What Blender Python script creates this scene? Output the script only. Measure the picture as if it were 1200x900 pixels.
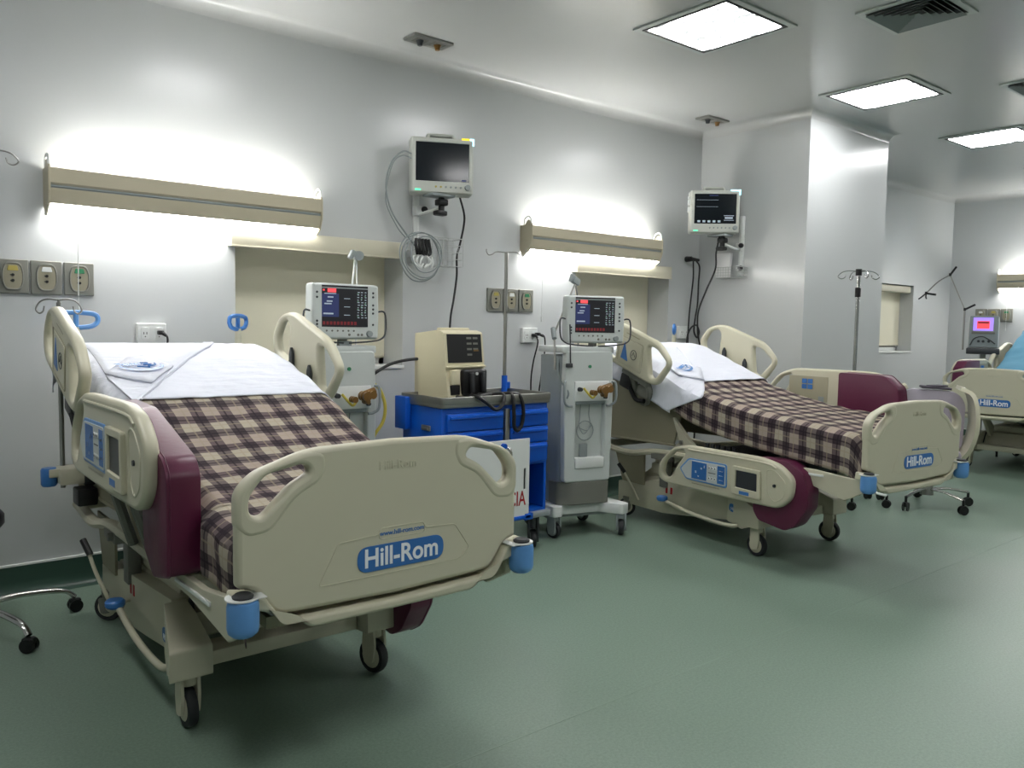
import bpy, bmesh, math, random
from math import radians as RD, sin, cos, pi
from mathutils import Vector, Matrix, Euler, noise

for o in list(bpy.data.objects):
    bpy.data.objects.remove(o)
S = bpy.context.scene
COL = S.collection
random.seed(4)

# ------------------------------------------------------------------ camera, world, exposure
F_PX, YAW, PITCH, ROLL, CAM_H = 947.0, RD(39.2), RD(4.08), RD(0.93), 1.5
fwd = Vector((sin(YAW) * cos(PITCH), cos(YAW) * cos(PITCH), -sin(PITCH)))
side = Vector((cos(YAW), -sin(YAW), 0))
upv = side.cross(fwd)
s2 = cos(ROLL) * side + sin(ROLL) * upv
u2 = -sin(ROLL) * side + cos(ROLL) * upv
cd = bpy.data.cameras.new('camera')
cam = bpy.data.objects.new('camera', cd)
COL.objects.link(cam)
cd.sensor_fit = 'HORIZONTAL'
cd.sensor_width = 36.0
cd.lens = F_PX / 1200.0 * 36.0
cd.clip_start = 0.05
cam.matrix_world = Matrix(((s2.x, u2.x, -fwd.x, 0), (s2.y, u2.y, -fwd.y, 0), (s2.z, u2.z, -fwd.z, CAM_H), (0, 0, 0, 1)))
S.camera = cam

W = bpy.data.worlds.new('world')
S.world = W
W.use_nodes = True
W.node_tree.nodes['Background'].inputs[0].default_value = (0.8, 0.85, 0.9, 1)
W.node_tree.nodes['Background'].inputs[1].default_value = 0.05
S.view_settings.view_transform = 'Standard'
S.view_settings.look = 'None'
S.view_settings.gamma = 1.0
S.view_settings.use_curve_mapping = False
S.view_settings.exposure = 0.16
PANEL_STRENGTH = 26.0      # recessed ceiling panels
TUBE_UP, TUBE_DOWN = 46.0, 31.0   # wall lamps, upward and downward tubes

# ------------------------------------------------------------------ materials
def sr(c):
    return tuple((v / 12.92 if v <= .04045 else ((v + .055) / 1.055) ** 2.4) for v in c)

def mat(name, col, rough=.5, metal=0.0, bump=0.0, bscale=200.0, spec=.5, coat=0.0, emit=0.0, var=0.0, vscale=6.0, alpha=1.0, trans=0.0):
    m = bpy.data.materials.new(name)
    m.use_nodes = True
    nt = m.node_tree
    b = nt.nodes['Principled BSDF']
    c = sr(col) + (1,)
    b.inputs['Base Color'].default_value = c
    b.inputs['Roughness'].default_value = rough
    b.inputs['Metallic'].default_value = metal
    b.inputs['Specular IOR Level'].default_value = spec
    b.inputs['Coat Weight'].default_value = coat
    b.inputs['Coat Roughness'].default_value = .15
    b.inputs['Alpha'].default_value = alpha
    b.inputs['Transmission Weight'].default_value = trans
    if emit:
        b.inputs['Emission Color'].default_value = c
        b.inputs['Emission Strength'].default_value = emit
    tc = nt.nodes.new('ShaderNodeTexCoord')
    if var:
        n = nt.nodes.new('ShaderNodeTexNoise')
        n.inputs['Scale'].default_value = vscale
        n.inputs['Detail'].default_value = 4
        nt.links.new(tc.outputs['Object'], n.inputs['Vector'])
        mx = nt.nodes.new('ShaderNodeMix')
        mx.data_type = 'RGBA'
        mx.inputs['A'].default_value = tuple(v * (1 - var) for v in c[:3]) + (1,)
        mx.inputs['B'].default_value = tuple(min(1, v * (1 + var)) for v in c[:3]) + (1,)
        nt.links.new(n.outputs['Fac'], mx.inputs['Factor'])
        nt.links.new(mx.outputs['Result'], b.inputs['Base Color'])
    if bump:
        n = nt.nodes.new('ShaderNodeTexNoise')
        n.inputs['Scale'].default_value = bscale
        nt.links.new(tc.outputs['Object'], n.inputs['Vector'])
        bp = nt.nodes.new('ShaderNodeBump')
        bp.inputs['Strength'].default_value = bump
        bp.inputs['Distance'].default_value = .004
        nt.links.new(n.outputs['Fac'], bp.inputs['Height'])
        nt.links.new(bp.outputs['Normal'], b.inputs['Normal'])
    return m

M = {}
M['wall'] = mat('wall_paint', (.765, .775, .775), .30, bump=.12, bscale=3.0, coat=.25, var=.02, vscale=1.2)
M['ceil'] = mat('ceiling_paint', (.74, .745, .74), .28, bump=.12, bscale=2.5, coat=.3, var=.02, vscale=1.0)
M['skirt'] = mat('skirting_vinyl', (.20, .30, .26), .35, var=.08)
M['whitetrim'] = mat('white_trim', (.88, .89, .88), .4)
M['cream'] = mat('cream_plastic', (.765, .75, .66), .38, var=.03, vscale=4)
M['cream2'] = mat('cream_metal', (.75, .735, .65), .42, var=.03)
M['creamdk'] = mat('cream_recess_shade', (.62, .60, .51), .45)  # darker cream: shade of grooves and recesses put into the colour
M['maroon'] = mat('maroon_vinyl', (.34, .10, .22), .38, bump=.15, bscale=40, var=.06)
M['blue'] = mat('blue_plastic', (.22, .45, .72), .35)
M['bluelt'] = mat('light_blue_plastic', (.36, .57, .80), .35)
M['bluelogo'] = mat('blue_print', (.20, .42, .68), .4)
M['white'] = mat('white_plastic', (.86, .87, .86), .4)
M['text'] = mat('white_lettering', (.93, .94, .95), .5)
M['black'] = mat('black_plastic', (.05, .05, .055), .4)
M['rubber'] = mat('dark_rubber', (.13, .14, .15), .6)
M['greyr'] = mat('grey_rubber', (.42, .44, .46), .5)
M['chrome'] = mat('chrome_steel', (.75, .75, .74), .22, metal=1.0)
M['steel'] = mat('brushed_steel', (.62, .62, .60), .35, metal=.9)
M['darkmetal'] = mat('dark_grey_metal', (.25, .26, .27), .4, metal=.4)
M['vent'] = mat('pale_grey_plastic', (.76, .78, .77), .4, var=.02)
M['ventdk'] = mat('mid_grey_plastic', (.55, .58, .58), .45)
M['monf'] = mat('monitor_shell', (.74, .75, .72), .4)
M['screen'] = mat('dark_screen', (.05, .07, .09), .12, emit=.25)
M['cart'] = mat('cart_blue', (.04, .34, .76), .35, var=.05)
M['cartdk'] = mat('cart_inside_blue', (.02, .09, .24), .5)
M['defib'] = mat('ivory_plastic', (.83, .80, .68), .42, var=.02)
M['blind'] = mat('blind_fabric', (.91, .89, .80), .75, bump=.2, bscale=300, var=.03, vscale=3)
M['valance'] = mat('valance_metal', (.78, .76, .68), .45)
M['lampbody'] = mat('lamp_housing', (.70, .67, .58), .42, var=.02)
M['plate'] = mat('grey_outlet_plate', (.52, .52, .49), .42, metal=.25)
M['platelt'] = mat('outlet_face', (.58, .56, .48), .45)
M['yellow'] = mat('yellow_print', (.68, .62, .32), .5)
M['green'] = mat('green_print', (.20, .50, .35), .5)
M['amber'] = mat('amber_plastic', (.46, .33, .15), .3)
M['red'] = mat('red_lettering', (.62, .08, .10), .5)
M['lilac'] = mat('lilac_vinyl', (.68, .65, .70), .45, bump=.1, bscale=20)
M['bluesheet'] = mat('blue_sheet_cloth', (.36, .58, .68), .8, bump=.5, bscale=18)
M['clear'] = mat('clear_tube', (.80, .80, .78), .2, alpha=.75)
M['wire'] = mat('white_wire', (.72, .73, .72), .4)
M['hosey'] = mat('yellow_hose', (.80, .73, .30), .4)
M['paper'] = mat('paper', (.88, .88, .88), .7)
M['darkcloth'] = mat('dark_cloth', (.28, .26, .30), .8)
M['mattress'] = mat('mattress_cover', (.60, .60, .62), .6)
M['back'] = mat('shaded_back_panel', (.56, .54, .45), .5)  # beige darkened to olive: shade under the raised back put into the colour
M['warmgrey'] = mat('warm_grey_plastic', (.45, .45, .42), .5)  # one even warm grey
def emis(name, c, s):
    return mat(name, c, .5, emit=s)
M['s_red'] = emis('screen_red', (.92, .30, .32), .8)
M['s_navy'] = emis('screen_navy', (.13, .16, .31), .6)
M['s_dark'] = emis('screen_black', (.08, .08, .10), .2)
M['s_txt'] = emis('screen_text', (.62, .66, .70), .4)
M['s_green'] = emis('screen_green_trace', (.40, .60, .45), .4)
M['s_yel'] = emis('screen_yellow_trace', (.75, .70, .35), .5)
M['s_dred'] = emis('screen_dull_red', (.40, .12, .14), .5)
M['s_pink'] = emis('screen_violet', (.62, .50, .90), .9)
M['led_g'] = emis('green_indicator', (.30, .85, .65), 1.5)
M['led_y'] = emis('yellow_indicator', (.90, .80, .15), 1.0)
M['led_c'] = emis('cyan_indicator', (.70, .92, .98), 1.5)

def sheet_mat():
    m = mat('white_sheet_cloth', (.86, .87, .91), .85)
    nt = m.node_tree
    b = nt.nodes['Principled BSDF']
    tc = nt.nodes.new('ShaderNodeTexCoord')
    mp = nt.nodes.new('ShaderNodeMapping')
    mp.inputs['Rotation'].default_value = (0, 0, .5)
    mp.inputs['Scale'].default_value = (3, 12, 3)
    n = nt.nodes.new('ShaderNodeTexNoise')
    n.inputs['Scale'].default_value = 2.2
    n.inputs['Detail'].default_value = 5
    bp = nt.nodes.new('ShaderNodeBump')
    bp.inputs['Strength'].default_value = .6
    bp.inputs['Distance'].default_value = .02
    nt.links.new(tc.outputs['Object'], mp.inputs['Vector'])
    nt.links.new(mp.outputs[0], n.inputs['Vector'])
    nt.links.new(n.outputs['Fac'], bp.inputs['Height'])
    nt.links.new(bp.outputs['Normal'], b.inputs['Normal'])
    return m
M['sheet'] = sheet_mat()

def plaid_mat(name, k):
    m = bpy.data.materials.new(name)
    m.use_nodes = True
    nt = m.node_tree
    L = nt.links
    b = nt.nodes['Principled BSDF']
    b.inputs['Roughness'].default_value = .95
    b.inputs['Specular IOR Level'].default_value = .15
    uv = nt.nodes.new('ShaderNodeUVMap')
    uv.uv_map = 'UVMap'
    sp = nt.nodes.new('ShaderNodeSeparateXYZ')
    L.new(uv.outputs[0], sp.inputs[0])
    P = .118
    def mth(op, a, bb=None, c=None):
        n = nt.nodes.new('ShaderNodeMath')
        n.operation = op
        for i, v in enumerate((a, bb, c)):
            if v is None:
                continue
            if isinstance(v, (int, float)):
                n.inputs[i].default_value = v
            else:
                L.new(v, n.inputs[i])
        return n.outputs[0]
    def band(src, off, width, per):
        t = mth('FRACT', mth('ADD', mth('DIVIDE', src, per), off))
        return mth('LESS_THAN', t, width)
    X, Y = sp.outputs[0], sp.outputs[1]
    def axis(v):
        dark = band(v, 0, .46, P)
        line = band(v, .83, .07, P)
        line2 = band(v, .27, .06, P)
        return dark, line, line2
    dx, lx, kx = axis(X)
    dy, ly, ky = axis(Y)
    tone = mth('MULTIPLY', mth('ADD', dx, dy), .5)
    cr = nt.nodes.new('ShaderNodeValToRGB')
    L.new(tone, cr.inputs[0])
    cr.color_ramp.elements[0].color = sr((.66 * k, .625 * k, .56 * k)) + (1,)
    cr.color_ramp.elements[1].color = sr((.235 * k, .205 * k, .215 * k)) + (1,)
    e = cr.color_ramp.elements.new(.5)
    e.color = sr((.41 * k, .37 * k, .36 * k)) + (1,)
    # plum tint on every other cross band
    pl = band(Y, .0, .5, P * 2)
    mx = nt.nodes.new('ShaderNodeMix')
    mx.data_type = 'RGBA'
    mx.blend_type = 'MULTIPLY'
    L.new(mth('MULTIPLY', pl, .32), mx.inputs['Factor'])
    L.new(cr.outputs[0], mx.inputs['A'])
    mx.inputs['B'].default_value = (.72, .52, .70, 1)
    ln = mth('MAXIMUM', lx, ly)
    m2 = nt.nodes.new('ShaderNodeMix')
    m2.data_type = 'RGBA'
    L.new(mth('MULTIPLY', ln, .75), m2.inputs['Factor'])
    L.new(mx.outputs['Result'], m2.inputs['A'])
    m2.inputs['B'].default_value = sr((.16 * k, .13 * k, .16 * k)) + (1,)
    ln2 = mth('MAXIMUM', kx, ky)
    m3 = nt.nodes.new('ShaderNodeMix')
    m3.data_type = 'RGBA'
    L.new(mth('MULTIPLY', ln2, .5), m3.inputs['Factor'])
    L.new(m2.outputs['Result'], m3.inputs['A'])
    m3.inputs['B'].default_value = sr((.60 * k, .55 * k, .47 * k)) + (1,)
    L.new(m3.outputs['Result'], b.inputs['Base Color'])
    n = nt.nodes.new('ShaderNodeTexNoise')
    n.inputs['Scale'].default_value = 500
    tc = nt.nodes.new('ShaderNodeTexCoord')
    L.new(tc.outputs['Object'], n.inputs['Vector'])
    bp = nt.nodes.new('ShaderNodeBump')
    bp.inputs['Strength'].default_value = .4
    bp.inputs['Distance'].default_value = .003
    L.new(n.outputs['Fac'], bp.inputs['Height'])
    L.new(bp.outputs['Normal'], b.inputs['Normal'])
    return m
M['plaid'] = plaid_mat('plaid_wool', 1.0)

def floor_mat():
    m = bpy.data.materials.new('green_sheet_vinyl')
    m.use_nodes = True
    nt = m.node_tree
    L = nt.links
    b = nt.nodes['Principled BSDF']
    tc = nt.nodes.new('ShaderNodeTexCoord')
    n1 = nt.nodes.new('ShaderNodeTexNoise')
    n1.inputs['Scale'].default_value = 90
    n1.inputs['Detail'].default_value = 6
    n1.inputs['Roughness'].default_value = .8
    n2 = nt.nodes.new('ShaderNodeTexNoise')
    n2.inputs['Scale'].default_value = 1.1
    n2.inputs['Detail'].default_value = 5
    L.new(tc.outputs['Object'], n1.inputs['Vector'])
    L.new(tc.outputs['Object'], n2.inputs['Vector'])
    cr = nt.nodes.new('ShaderNodeValToRGB')
    cr.color_ramp.elements[0].position = .35
    cr.color_ramp.elements[1].position = .65
    cr.color_ramp.elements[0].color = sr((.43, .505, .45)) + (1,)
    cr.color_ramp.elements[1].color = sr((.51, .59, .53)) + (1,)
    L.new(n1.outputs['Fac'], cr.inputs[0])
    mx = nt.nodes.new('ShaderNodeMix')
    mx.data_type = 'RGBA'
    mx.blend_type = 'MULTIPLY'
    mx.inputs['Factor'].default_value = .5
    cr2 = nt.nodes.new('ShaderNodeValToRGB')
    cr2.color_ramp.elements[0].position = .3
    cr2.color_ramp.elements[1].position = .7
    cr2.color_ramp.elements[0].color = (.80, .82, .80, 1)
    cr2.color_ramp.elements[1].color = (1, 1, 1, 1)
    L.new(n2.outputs['Fac'], cr2.inputs[0])
    L.new(cr.outputs[0], mx.inputs['A'])
    L.new(cr2.outputs[0], mx.inputs['B'])
    L.new(mx.outputs['Result'], b.inputs['Base Color'])
    rr = nt.nodes.new('ShaderNodeMapRange')
    rr.inputs['To Min'].default_value = .30
    rr.inputs['To Max'].default_value = .48
    L.new(n2.outputs['Fac'], rr.inputs['Value'])
    L.new(rr.outputs[0], b.inputs['Roughness'])
    b.inputs['Specular IOR Level'].default_value = .5
    bp = nt.nodes.new('ShaderNodeBump')
    bp.inputs['Strength'].default_value = .12
    bp.inputs['Distance'].default_value = .002
    L.new(n1.outputs['Fac'], bp.inputs['Height'])
    L.new(bp.outputs['Normal'], b.inputs['Normal'])
    return m
M['floor'] = floor_mat()

def lamp_mat(name, strength, spots=False):
    m = bpy.data.materials.new(name)
    m.use_nodes = True
    nt = m.node_tree
    b = nt.nodes['Principled BSDF']
    b.inputs['Base Color'].default_value = (.8, .8, .8, 1)
    b.inputs['Emission Color'].default_value = (1, .99, .97, 1)
    b.inputs['Emission Strength'].default_value = strength
    if spots:                       # the prismatic cells of the diffuser
        tc = nt.nodes.new('ShaderNodeTexCoord')
        mp = nt.nodes.new('ShaderNodeMapping')
        mp.inputs['Scale'].default_value = (13, 9, 1)
        v = nt.nodes.new('ShaderNodeTexNoise')
        v.inputs['Scale'].default_value = 1.0
        v.inputs['Detail'].default_value = 3
        cr = nt.nodes.new('ShaderNodeValToRGB')
        cr.color_ramp.elements[0].position = .435
        cr.color_ramp.elements[0].color = (.024, .025, .026, 1)
        cr.color_ramp.elements[1].position = .465
        cr.color_ramp.elements[1].color = (1, 1, 1, 1)
        nt.links.new(tc.outputs['Object'], mp.inputs['Vector'])
        nt.links.new(mp.outputs[0], v.inputs['Vector'])
        nt.links.new(v.outputs['Fac'], cr.inputs[0])
        nt.links.new(cr.outputs[0], b.inputs['Emission Color'])
    return m
M['panel_light'] = lamp_mat('ceiling_diffuser', PANEL_STRENGTH, True)
M['tube_up'] = lamp_mat('upward_tube_glow', TUBE_UP)
M['tube_down'] = lamp_mat('downward_lens_glow', TUBE_DOWN)

# ------------------------------------------------------------------ mesh helpers
def finish(o, smooth=True):
    me = o.data
    if smooth:
        me.polygons.foreach_set('use_smooth', [True] * len(me.polygons))
        me.set_sharp_from_angle(angle=RD(38))
    me.update()

def obj(name, bm, m, parent=None, smooth=True, label=None):
    me = bpy.data.meshes.new(name)
    bm.normal_update()
    bm.to_mesh(me)
    bm.free()
    me.materials.append(m)
    o = bpy.data.objects.new(name, me)
    COL.objects.link(o)
    if parent is not None:
        o.parent = parent
    finish(o, smooth)
    if label:
        o['label'] = label
    return o

def NB():
    return bmesh.new()

def box(bm, c, s, rot=None, bev=0.0, seg=2):
    T = Matrix.Translation(Vector(c))
    if rot is not None:
        T = T @ (Euler(rot).to_matrix().to_4x4() if not isinstance(rot, Matrix) else rot.to_4x4())
    T = T @ Matrix.Diagonal((s[0], s[1], s[2], 1))
    r = bmesh.ops.create_cube(bm, size=1.0, matrix=T)
    if bev > 0:
        es = set()
        for v in r['verts']:
            es.update(v.link_edges)
        bmesh.ops.bevel(bm, geom=list(es), offset=bev, segments=seg, profile=.5, affect='EDGES')
    return bm

def lohi(bm, a, b, bev=0.0, seg=2):
    c = [(a[i] + b[i]) / 2 for i in range(3)]
    s = [abs(b[i] - a[i]) for i in range(3)]
    return box(bm, c, s, None, bev, seg)

def cyl(bm, p0, p1, r0, r1=None, seg=16, caps=True):
    p0, p1 = Vector(p0), Vector(p1)
    d = p1 - p0
    q = d.to_track_quat('Z', 'Y').to_matrix().to_4x4()
    T = Matrix.Translation((p0 + p1) / 2) @ q
    bmesh.ops.create_cone(bm, cap_ends=caps, segments=seg, radius1=r0, radius2=r0 if r1 is None else r1, depth=d.length, matrix=T)
    return bm

def smooth_path(pts, n=6):
    P = [Vector(p) for p in pts]
    if len(P) < 3:
        return P
    out = []
    Q = [P[0] * 2 - P[1]] + P + [P[-1] * 2 - P[-2]]
    for i in range(1, len(Q) - 2):
        for k in range(n):
            t = k / n
            a, b, c, d = Q[i - 1], Q[i], Q[i + 1], Q[i + 2]
            out.append(.5 * ((2 * b) + (c - a) * t + (2 * a - 5 * b + 4 * c - d) * t * t + (3 * b - a - 3 * c + d) * t ** 3))
    out.append(P[-1])
    return out

def tube(bm, pts, r, seg=8, smooth=0, closed=False, flat=None):
    P = smooth_path(pts, smooth) if smooth else [Vector(p) for p in pts]
    n = len(P)
    rings = []
    prev = None
    for i, p in enumerate(P):
        if closed:
            t = (P[(i + 1) % n] - P[i - 1]).normalized()
        else:
            t = (P[min(i + 1, n - 1)] - P[max(i - 1, 0)]).normalized()
        if prev is None:
            a = Vector((0, 0, 1)) if abs(t.z) < .9 else Vector((1, 0, 0))
            u = t.cross(a).normalized()
        else:
            u = (prev - t * prev.dot(t)).normalized()
        prev = u
        v = t.cross(u)
        rr = r[i * len(r) // n] if isinstance(r, (list, tuple)) else r
        ru, rv = (rr, rr) if flat is None else (rr, rr * flat)
        rings.append([bm.verts.new(p + u * (ru * cos(2 * pi * k / seg)) + v * (rv * sin(2 * pi * k / seg))) for k in range(seg)])
    m = n if closed else n - 1
    for i in range(m):
        A, B = rings[i], rings[(i + 1) % n]
        for k in range(seg):
            bm.faces.new((A[k], A[(k + 1) % seg], B[(k + 1) % seg], B[k]))
    if not closed:
        bm.faces.new(rings[0][::-1])
        bm.faces.new(rings[-1])
    return bm

def lathe(bm, prof, c=(0, 0, 0), seg=20, axis='z'):
    R = {'z': Matrix.Identity(3), 'x': Matrix(((0, 0, 1), (1, 0, 0), (0, 1, 0))), 'y': Matrix(((1, 0, 0), (0, 0, -1), (0, 1, 0)))}[axis]
    rings = []
    for r, z in prof:
        rings.append([bm.verts.new(Vector(c) + R @ Vector((r * cos(2 * pi * k / seg), r * sin(2 * pi * k / seg), z))) for k in range(seg)])
    for A, B in zip(rings, rings[1:]):
        for k in range(seg):
            bm.faces.new((A[k], A[(k + 1) % seg], B[(k + 1) % seg], B[k]))
    if prof[0][0] > 1e-5:
        bm.faces.new(rings[0][::-1])
    if prof[-1][0] > 1e-5:
        bm.faces.new(rings[-1])
    bmesh.ops.remove_doubles(bm, verts=bm.verts[:], dist=1e-6)
    return bm

def prism(bm, poly, a0, a1, axis='x', bev=0.0, seg=2):
    """polygon in the plane across the axis: x -> (y,z); y -> (x,z); z -> (x,y)"""
    def P(p, a):
        if axis == 'x':
            return (a, p[0], p[1])
        if axis == 'y':
            return (p[0], a, p[1])
        return (p[0], p[1], a)
    A = [bm.verts.new(P(p, a0)) for p in poly]
    B = [bm.verts.new(P(p, a1)) for p in poly]
    n = len(poly)
    fs = [bm.faces.new(A), bm.faces.new(B[::-1])]
    for i in range(n):
        fs.append(bm.faces.new((A[i], B[i], B[(i + 1) % n], A[(i + 1) % n])))
    bmesh.ops.recalc_face_normals(bm, faces=fs)
    if bev > 0:
        es = set()
        for f in fs:
            es.update(f.edges)
        bmesh.ops.bevel(bm, geom=list(es), offset=bev, segments=seg, profile=.5, affect='EDGES', clamp_overlap=True)
    return bm

def rpoly(pts, r, n=5):
    """polygon with rounded corners"""
    out = []
    N = len(pts)
    for i in range(N):
        p = Vector(pts[i][:2])
        a = Vector(pts[i - 1][:2]) - p
        b = Vector(pts[(i + 1) % N][:2]) - p
        rr = pts[i][2] if len(pts[i]) > 2 else r
        k = min(rr, a.length * .48, b.length * .48)
        if k < 1e-4:
            out.append((p.x, p.y))
            continue
        A, B = p + a.normalized() * k, p + b.normalized() * k
        for j in range(n + 1):
            t = j / n
            q = A * (1 - t) ** 2 + p * 2 * t * (1 - t) + B * t * t
            out.append((q.x, q.y))
    return out

def mirx(pts):
    return [(-p[0],) + tuple(p[1:]) for p in pts][::-1]

MX = Matrix(((0, 0, 1, 0), (1, 0, 0, 0), (0, 1, 0, 0), (0, 0, 0, 1)))     # curve XY -> (y,z), thickness along x
MY = Matrix(((1, 0, 0, 0), (0, 0, -1, 0), (0, 1, 0, 0), (0, 0, 0, 1)))    # curve XY -> (x,z), thickness along y

def slab(name, loops, thick, bev, m, parent, T, off=0.0, label=None):
    """rounded plate with holes: loops are 2D outlines, T maps the plane into the thing"""
    def shoe(lp):
        return abs(sum(lp[i - 1][0] * lp[i][1] - lp[i][0] * lp[i - 1][1] for i in range(len(lp)))) / 2
    want = shoe(loops[0]) - sum(shoe(l) for l in loops[1:])
    for _ in range(6):                  # a rim too wide for a narrow neck breaks the fill: try a finer one
        cu = bpy.data.curves.new(name, 'CURVE')
        cu.dimensions = '2D'
        cu.fill_mode = 'BOTH'
        cu.extrude = max(thick / 2 - bev, 0.0005)
        cu.bevel_depth = bev
        cu.bevel_resolution = 2
        cu.offset = -bev
        per = 0
        for lp in loops:
            sp = cu.splines.new('POLY')
            sp.points.add(len(lp) - 1)
            for i, p in enumerate(lp):
                sp.points[i].co = (p[0], p[1], 0, 1)
                per += math.hypot(p[0] - lp[i - 1][0], p[1] - lp[i - 1][1])
            sp.use_cyclic_u = True
        to = bpy.data.objects.new(name, cu)
        me = bpy.data.meshes.new_from_object(to)
        bpy.data.objects.remove(to)
        bpy.data.curves.remove(cu)
        got = sum(p.area for p in me.polygons if p.normal.z > .99)
        if got > .8 * (want - per * bev) or got > .6 * want:
            break
        bev *= .7
        bpy.data.meshes.remove(me)
    me.transform(T @ Matrix.Translation((0, 0, off)))
    me.name = name
    me.materials.clear()
    me.materials.append(m)
    o = bpy.data.objects.new(name, me)
    COL.objects.link(o)
    if parent is not None:
        o.parent = parent
    finish(o)
    if label:
        o['label'] = label
    return o

def lettering(name, body, size, m, parent, T, depth=.0012, offset=0.0, xs=1.0, align='CENTER', label=None):
    cu = bpy.data.curves.new(name, 'FONT')
    cu.body = body
    cu.size = size
    cu.extrude = depth
    cu.offset = offset
    cu.align_x = align
    cu.align_y = 'CENTER'
    to = bpy.data.objects.new(name, cu)
    me = bpy.data.meshes.new_from_object(to)
    bpy.data.objects.remove(to)
    bpy.data.curves.remove(cu)
    me.transform(T @ Matrix.Diagonal((xs, 1, 1, 1)))
    me.materials.clear()
    me.materials.append(m)
    o = bpy.data.objects.new(name, me)
    COL.objects.link(o)
    o.parent = parent
    if label:
        o['label'] = label
    return o

def rects(name, rs, m, parent, T, d=.0008):
    """flat printed or lit rectangles (x0,y0,x1,y1) in the plane of T, standing d proud"""
    bm = NB()
    for r in rs:
        lohi(bm, (r[0], r[1], 0), (r[2], r[3], d if len(r) < 5 else r[4]))
    bmesh.ops.transform(bm, matrix=T, verts=bm.verts)
    return obj(name, bm, m, parent, smooth=False)

def tag(o, label, cat, group=None):
    o['label'] = label
    o['category'] = cat
    if group:
        o['group'] = group
    return o

def thing(name, label, cat, loc=(0, 0, 0), rz=0.0, group=None):
    o = bpy.data.objects.new(name, None)
    o.empty_display_size = .1
    COL.objects.link(o)
    o.location = loc
    o.rotation_euler = (0, 0, rz)
    return tag(o, label, cat, group)

def struct(name, bm, m, smooth=False, parent=None):
    o = obj(name, bm, m, parent, smooth)
    if parent is None:
        o['kind'] = 'structure'
    return o

def TT(x, y, z, rz=0.0):
    return Matrix.Translation((x, y, z)) @ Matrix.Rotation(rz, 4, 'Z')

# ------------------------------------------------------------------ room
D, ZC = 5.03, 3.41
XL, XR, YF = -2.6, 12.1, -3.2
COLX0, COLX1, COLY = 6.43, 7.81, 3.885
bm = NB(); lohi(bm, (XL, YF, -.1), (XR, D + .4, 0)); struct('floor', bm, M['floor'])
bm = NB(); lohi(bm, (XL, YF, ZC), (XR, D + .4, ZC + .1)); struct('ceiling', bm, M['ceil'])
WINS = [(1.86, 3.075, 1.205, 2.06), (4.78, 5.995, 1.205, 2.06), (9.99, 10.985, 1.255, 2.125)]
bm = NB()
xs = XL
for (a, b, z0, z1) in WINS:
    lohi(bm, (xs, D, 0), (a, D + .4, ZC))
    lohi(bm, (a, D, 0), (b, D + .4, z0))
    lohi(bm, (a, D, z1), (b, D + .4, ZC))
    xs = b
lohi(bm, (xs, D, 0), (XR, D + .4, ZC))
struct('wall_back', bm, M['wall'])
bm = NB(); lohi(bm, (XR, YF, 0), (XR + .15, D + .4, ZC)); struct('wall_right', bm, M['wall'])
bm = NB(); lohi(bm, (XL - .15, YF, 0), (XL, D + .4, ZC)); struct('wall_left', bm, M['wall'])
bm = NB(); lohi(bm, (XL, YF - .15, 0), (XR, YF, ZC)); struct('wall_front', bm, M['wall'])
bm = NB(); lohi(bm, (COLX0, COLY, 0), (COLX1, D, ZC)); struct('wall_column', bm, M['wall'])

def miters(pts):
    """offset direction at every corner of a wall line, room on the right-hand side when walking"""
    P = [Vector(p) for p in pts]
    N = []
    for p, q in zip(P, P[1:]):
        t = (q - p).normalized()
        N.append(Vector((t.y, -t.x)))
    out = [N[0]]
    for a, b in zip(N, N[1:]):
        m = (a + b)
        out.append(m * (2 / m.length_squared) if m.length > 1e-6 else a)
    return P, out + [N[-1]]

def sweep_wall(bm, pts, prof, closed):
    P, mt = miters(pts)
    R_ = [[bm.verts.new((p.x + m.x * a, p.y + m.y * a, z)) for a, z in prof] for p, m in zip(P, mt)]
    k = len(prof)
    for A, B in zip(R_, R_[1:]):
        for i in range(k if closed else k - 1):
            bm.faces.new((A[i], B[i], B[(i + 1) % k], A[(i + 1) % k]))
    bmesh.ops.recalc_face_normals(bm, faces=bm.faces)
    return bm

def cove(pts, r, z):
    """concave quarter round between wall and ceiling"""
    prof = []
    for k in range(7):
        a = k / 6 * pi / 2
        prof.append((r * (1 - sin(a)), z - r * (1 - cos(a))))
    return sweep_wall(NB(), pts, prof + [(0, z)], True)
WL = [(XL, D), (COLX0, D), (COLX0, COLY), (COLX1, COLY), (COLX1, D), (XR, D), (XR, YF)]
struct('trim_1', cove(WL, .09, ZC - .0005), M['ceil'], True)
SK = [(0, .158), (.010, .158), (.010, .07), (.014, .045), (.026, .022), (.045, .008), (.075, .001), (0, .001)]
struct('baseboard_back', sweep_wall(NB(), WL, SK, True), M['skirt'], True)
struct('trim_2', sweep_wall(NB(), WL, [(0, .170), (.013, .168), (.013, .158), (0, .158)], True), M['whitetrim'])
# welded seams of the floor sheets
bm = NB()
lohi(bm, (1.45, 2.179, 0), (XR - .1, 2.185, .0008))
lohi(bm, (XL + .1, .15, 0), (XR - .1, .158, .0012))
M['seam'] = mat('floor_weld', (.50, .575, .52), .5, var=.25, vscale=2)
struct('trim_3', bm, M['seam'])

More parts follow.
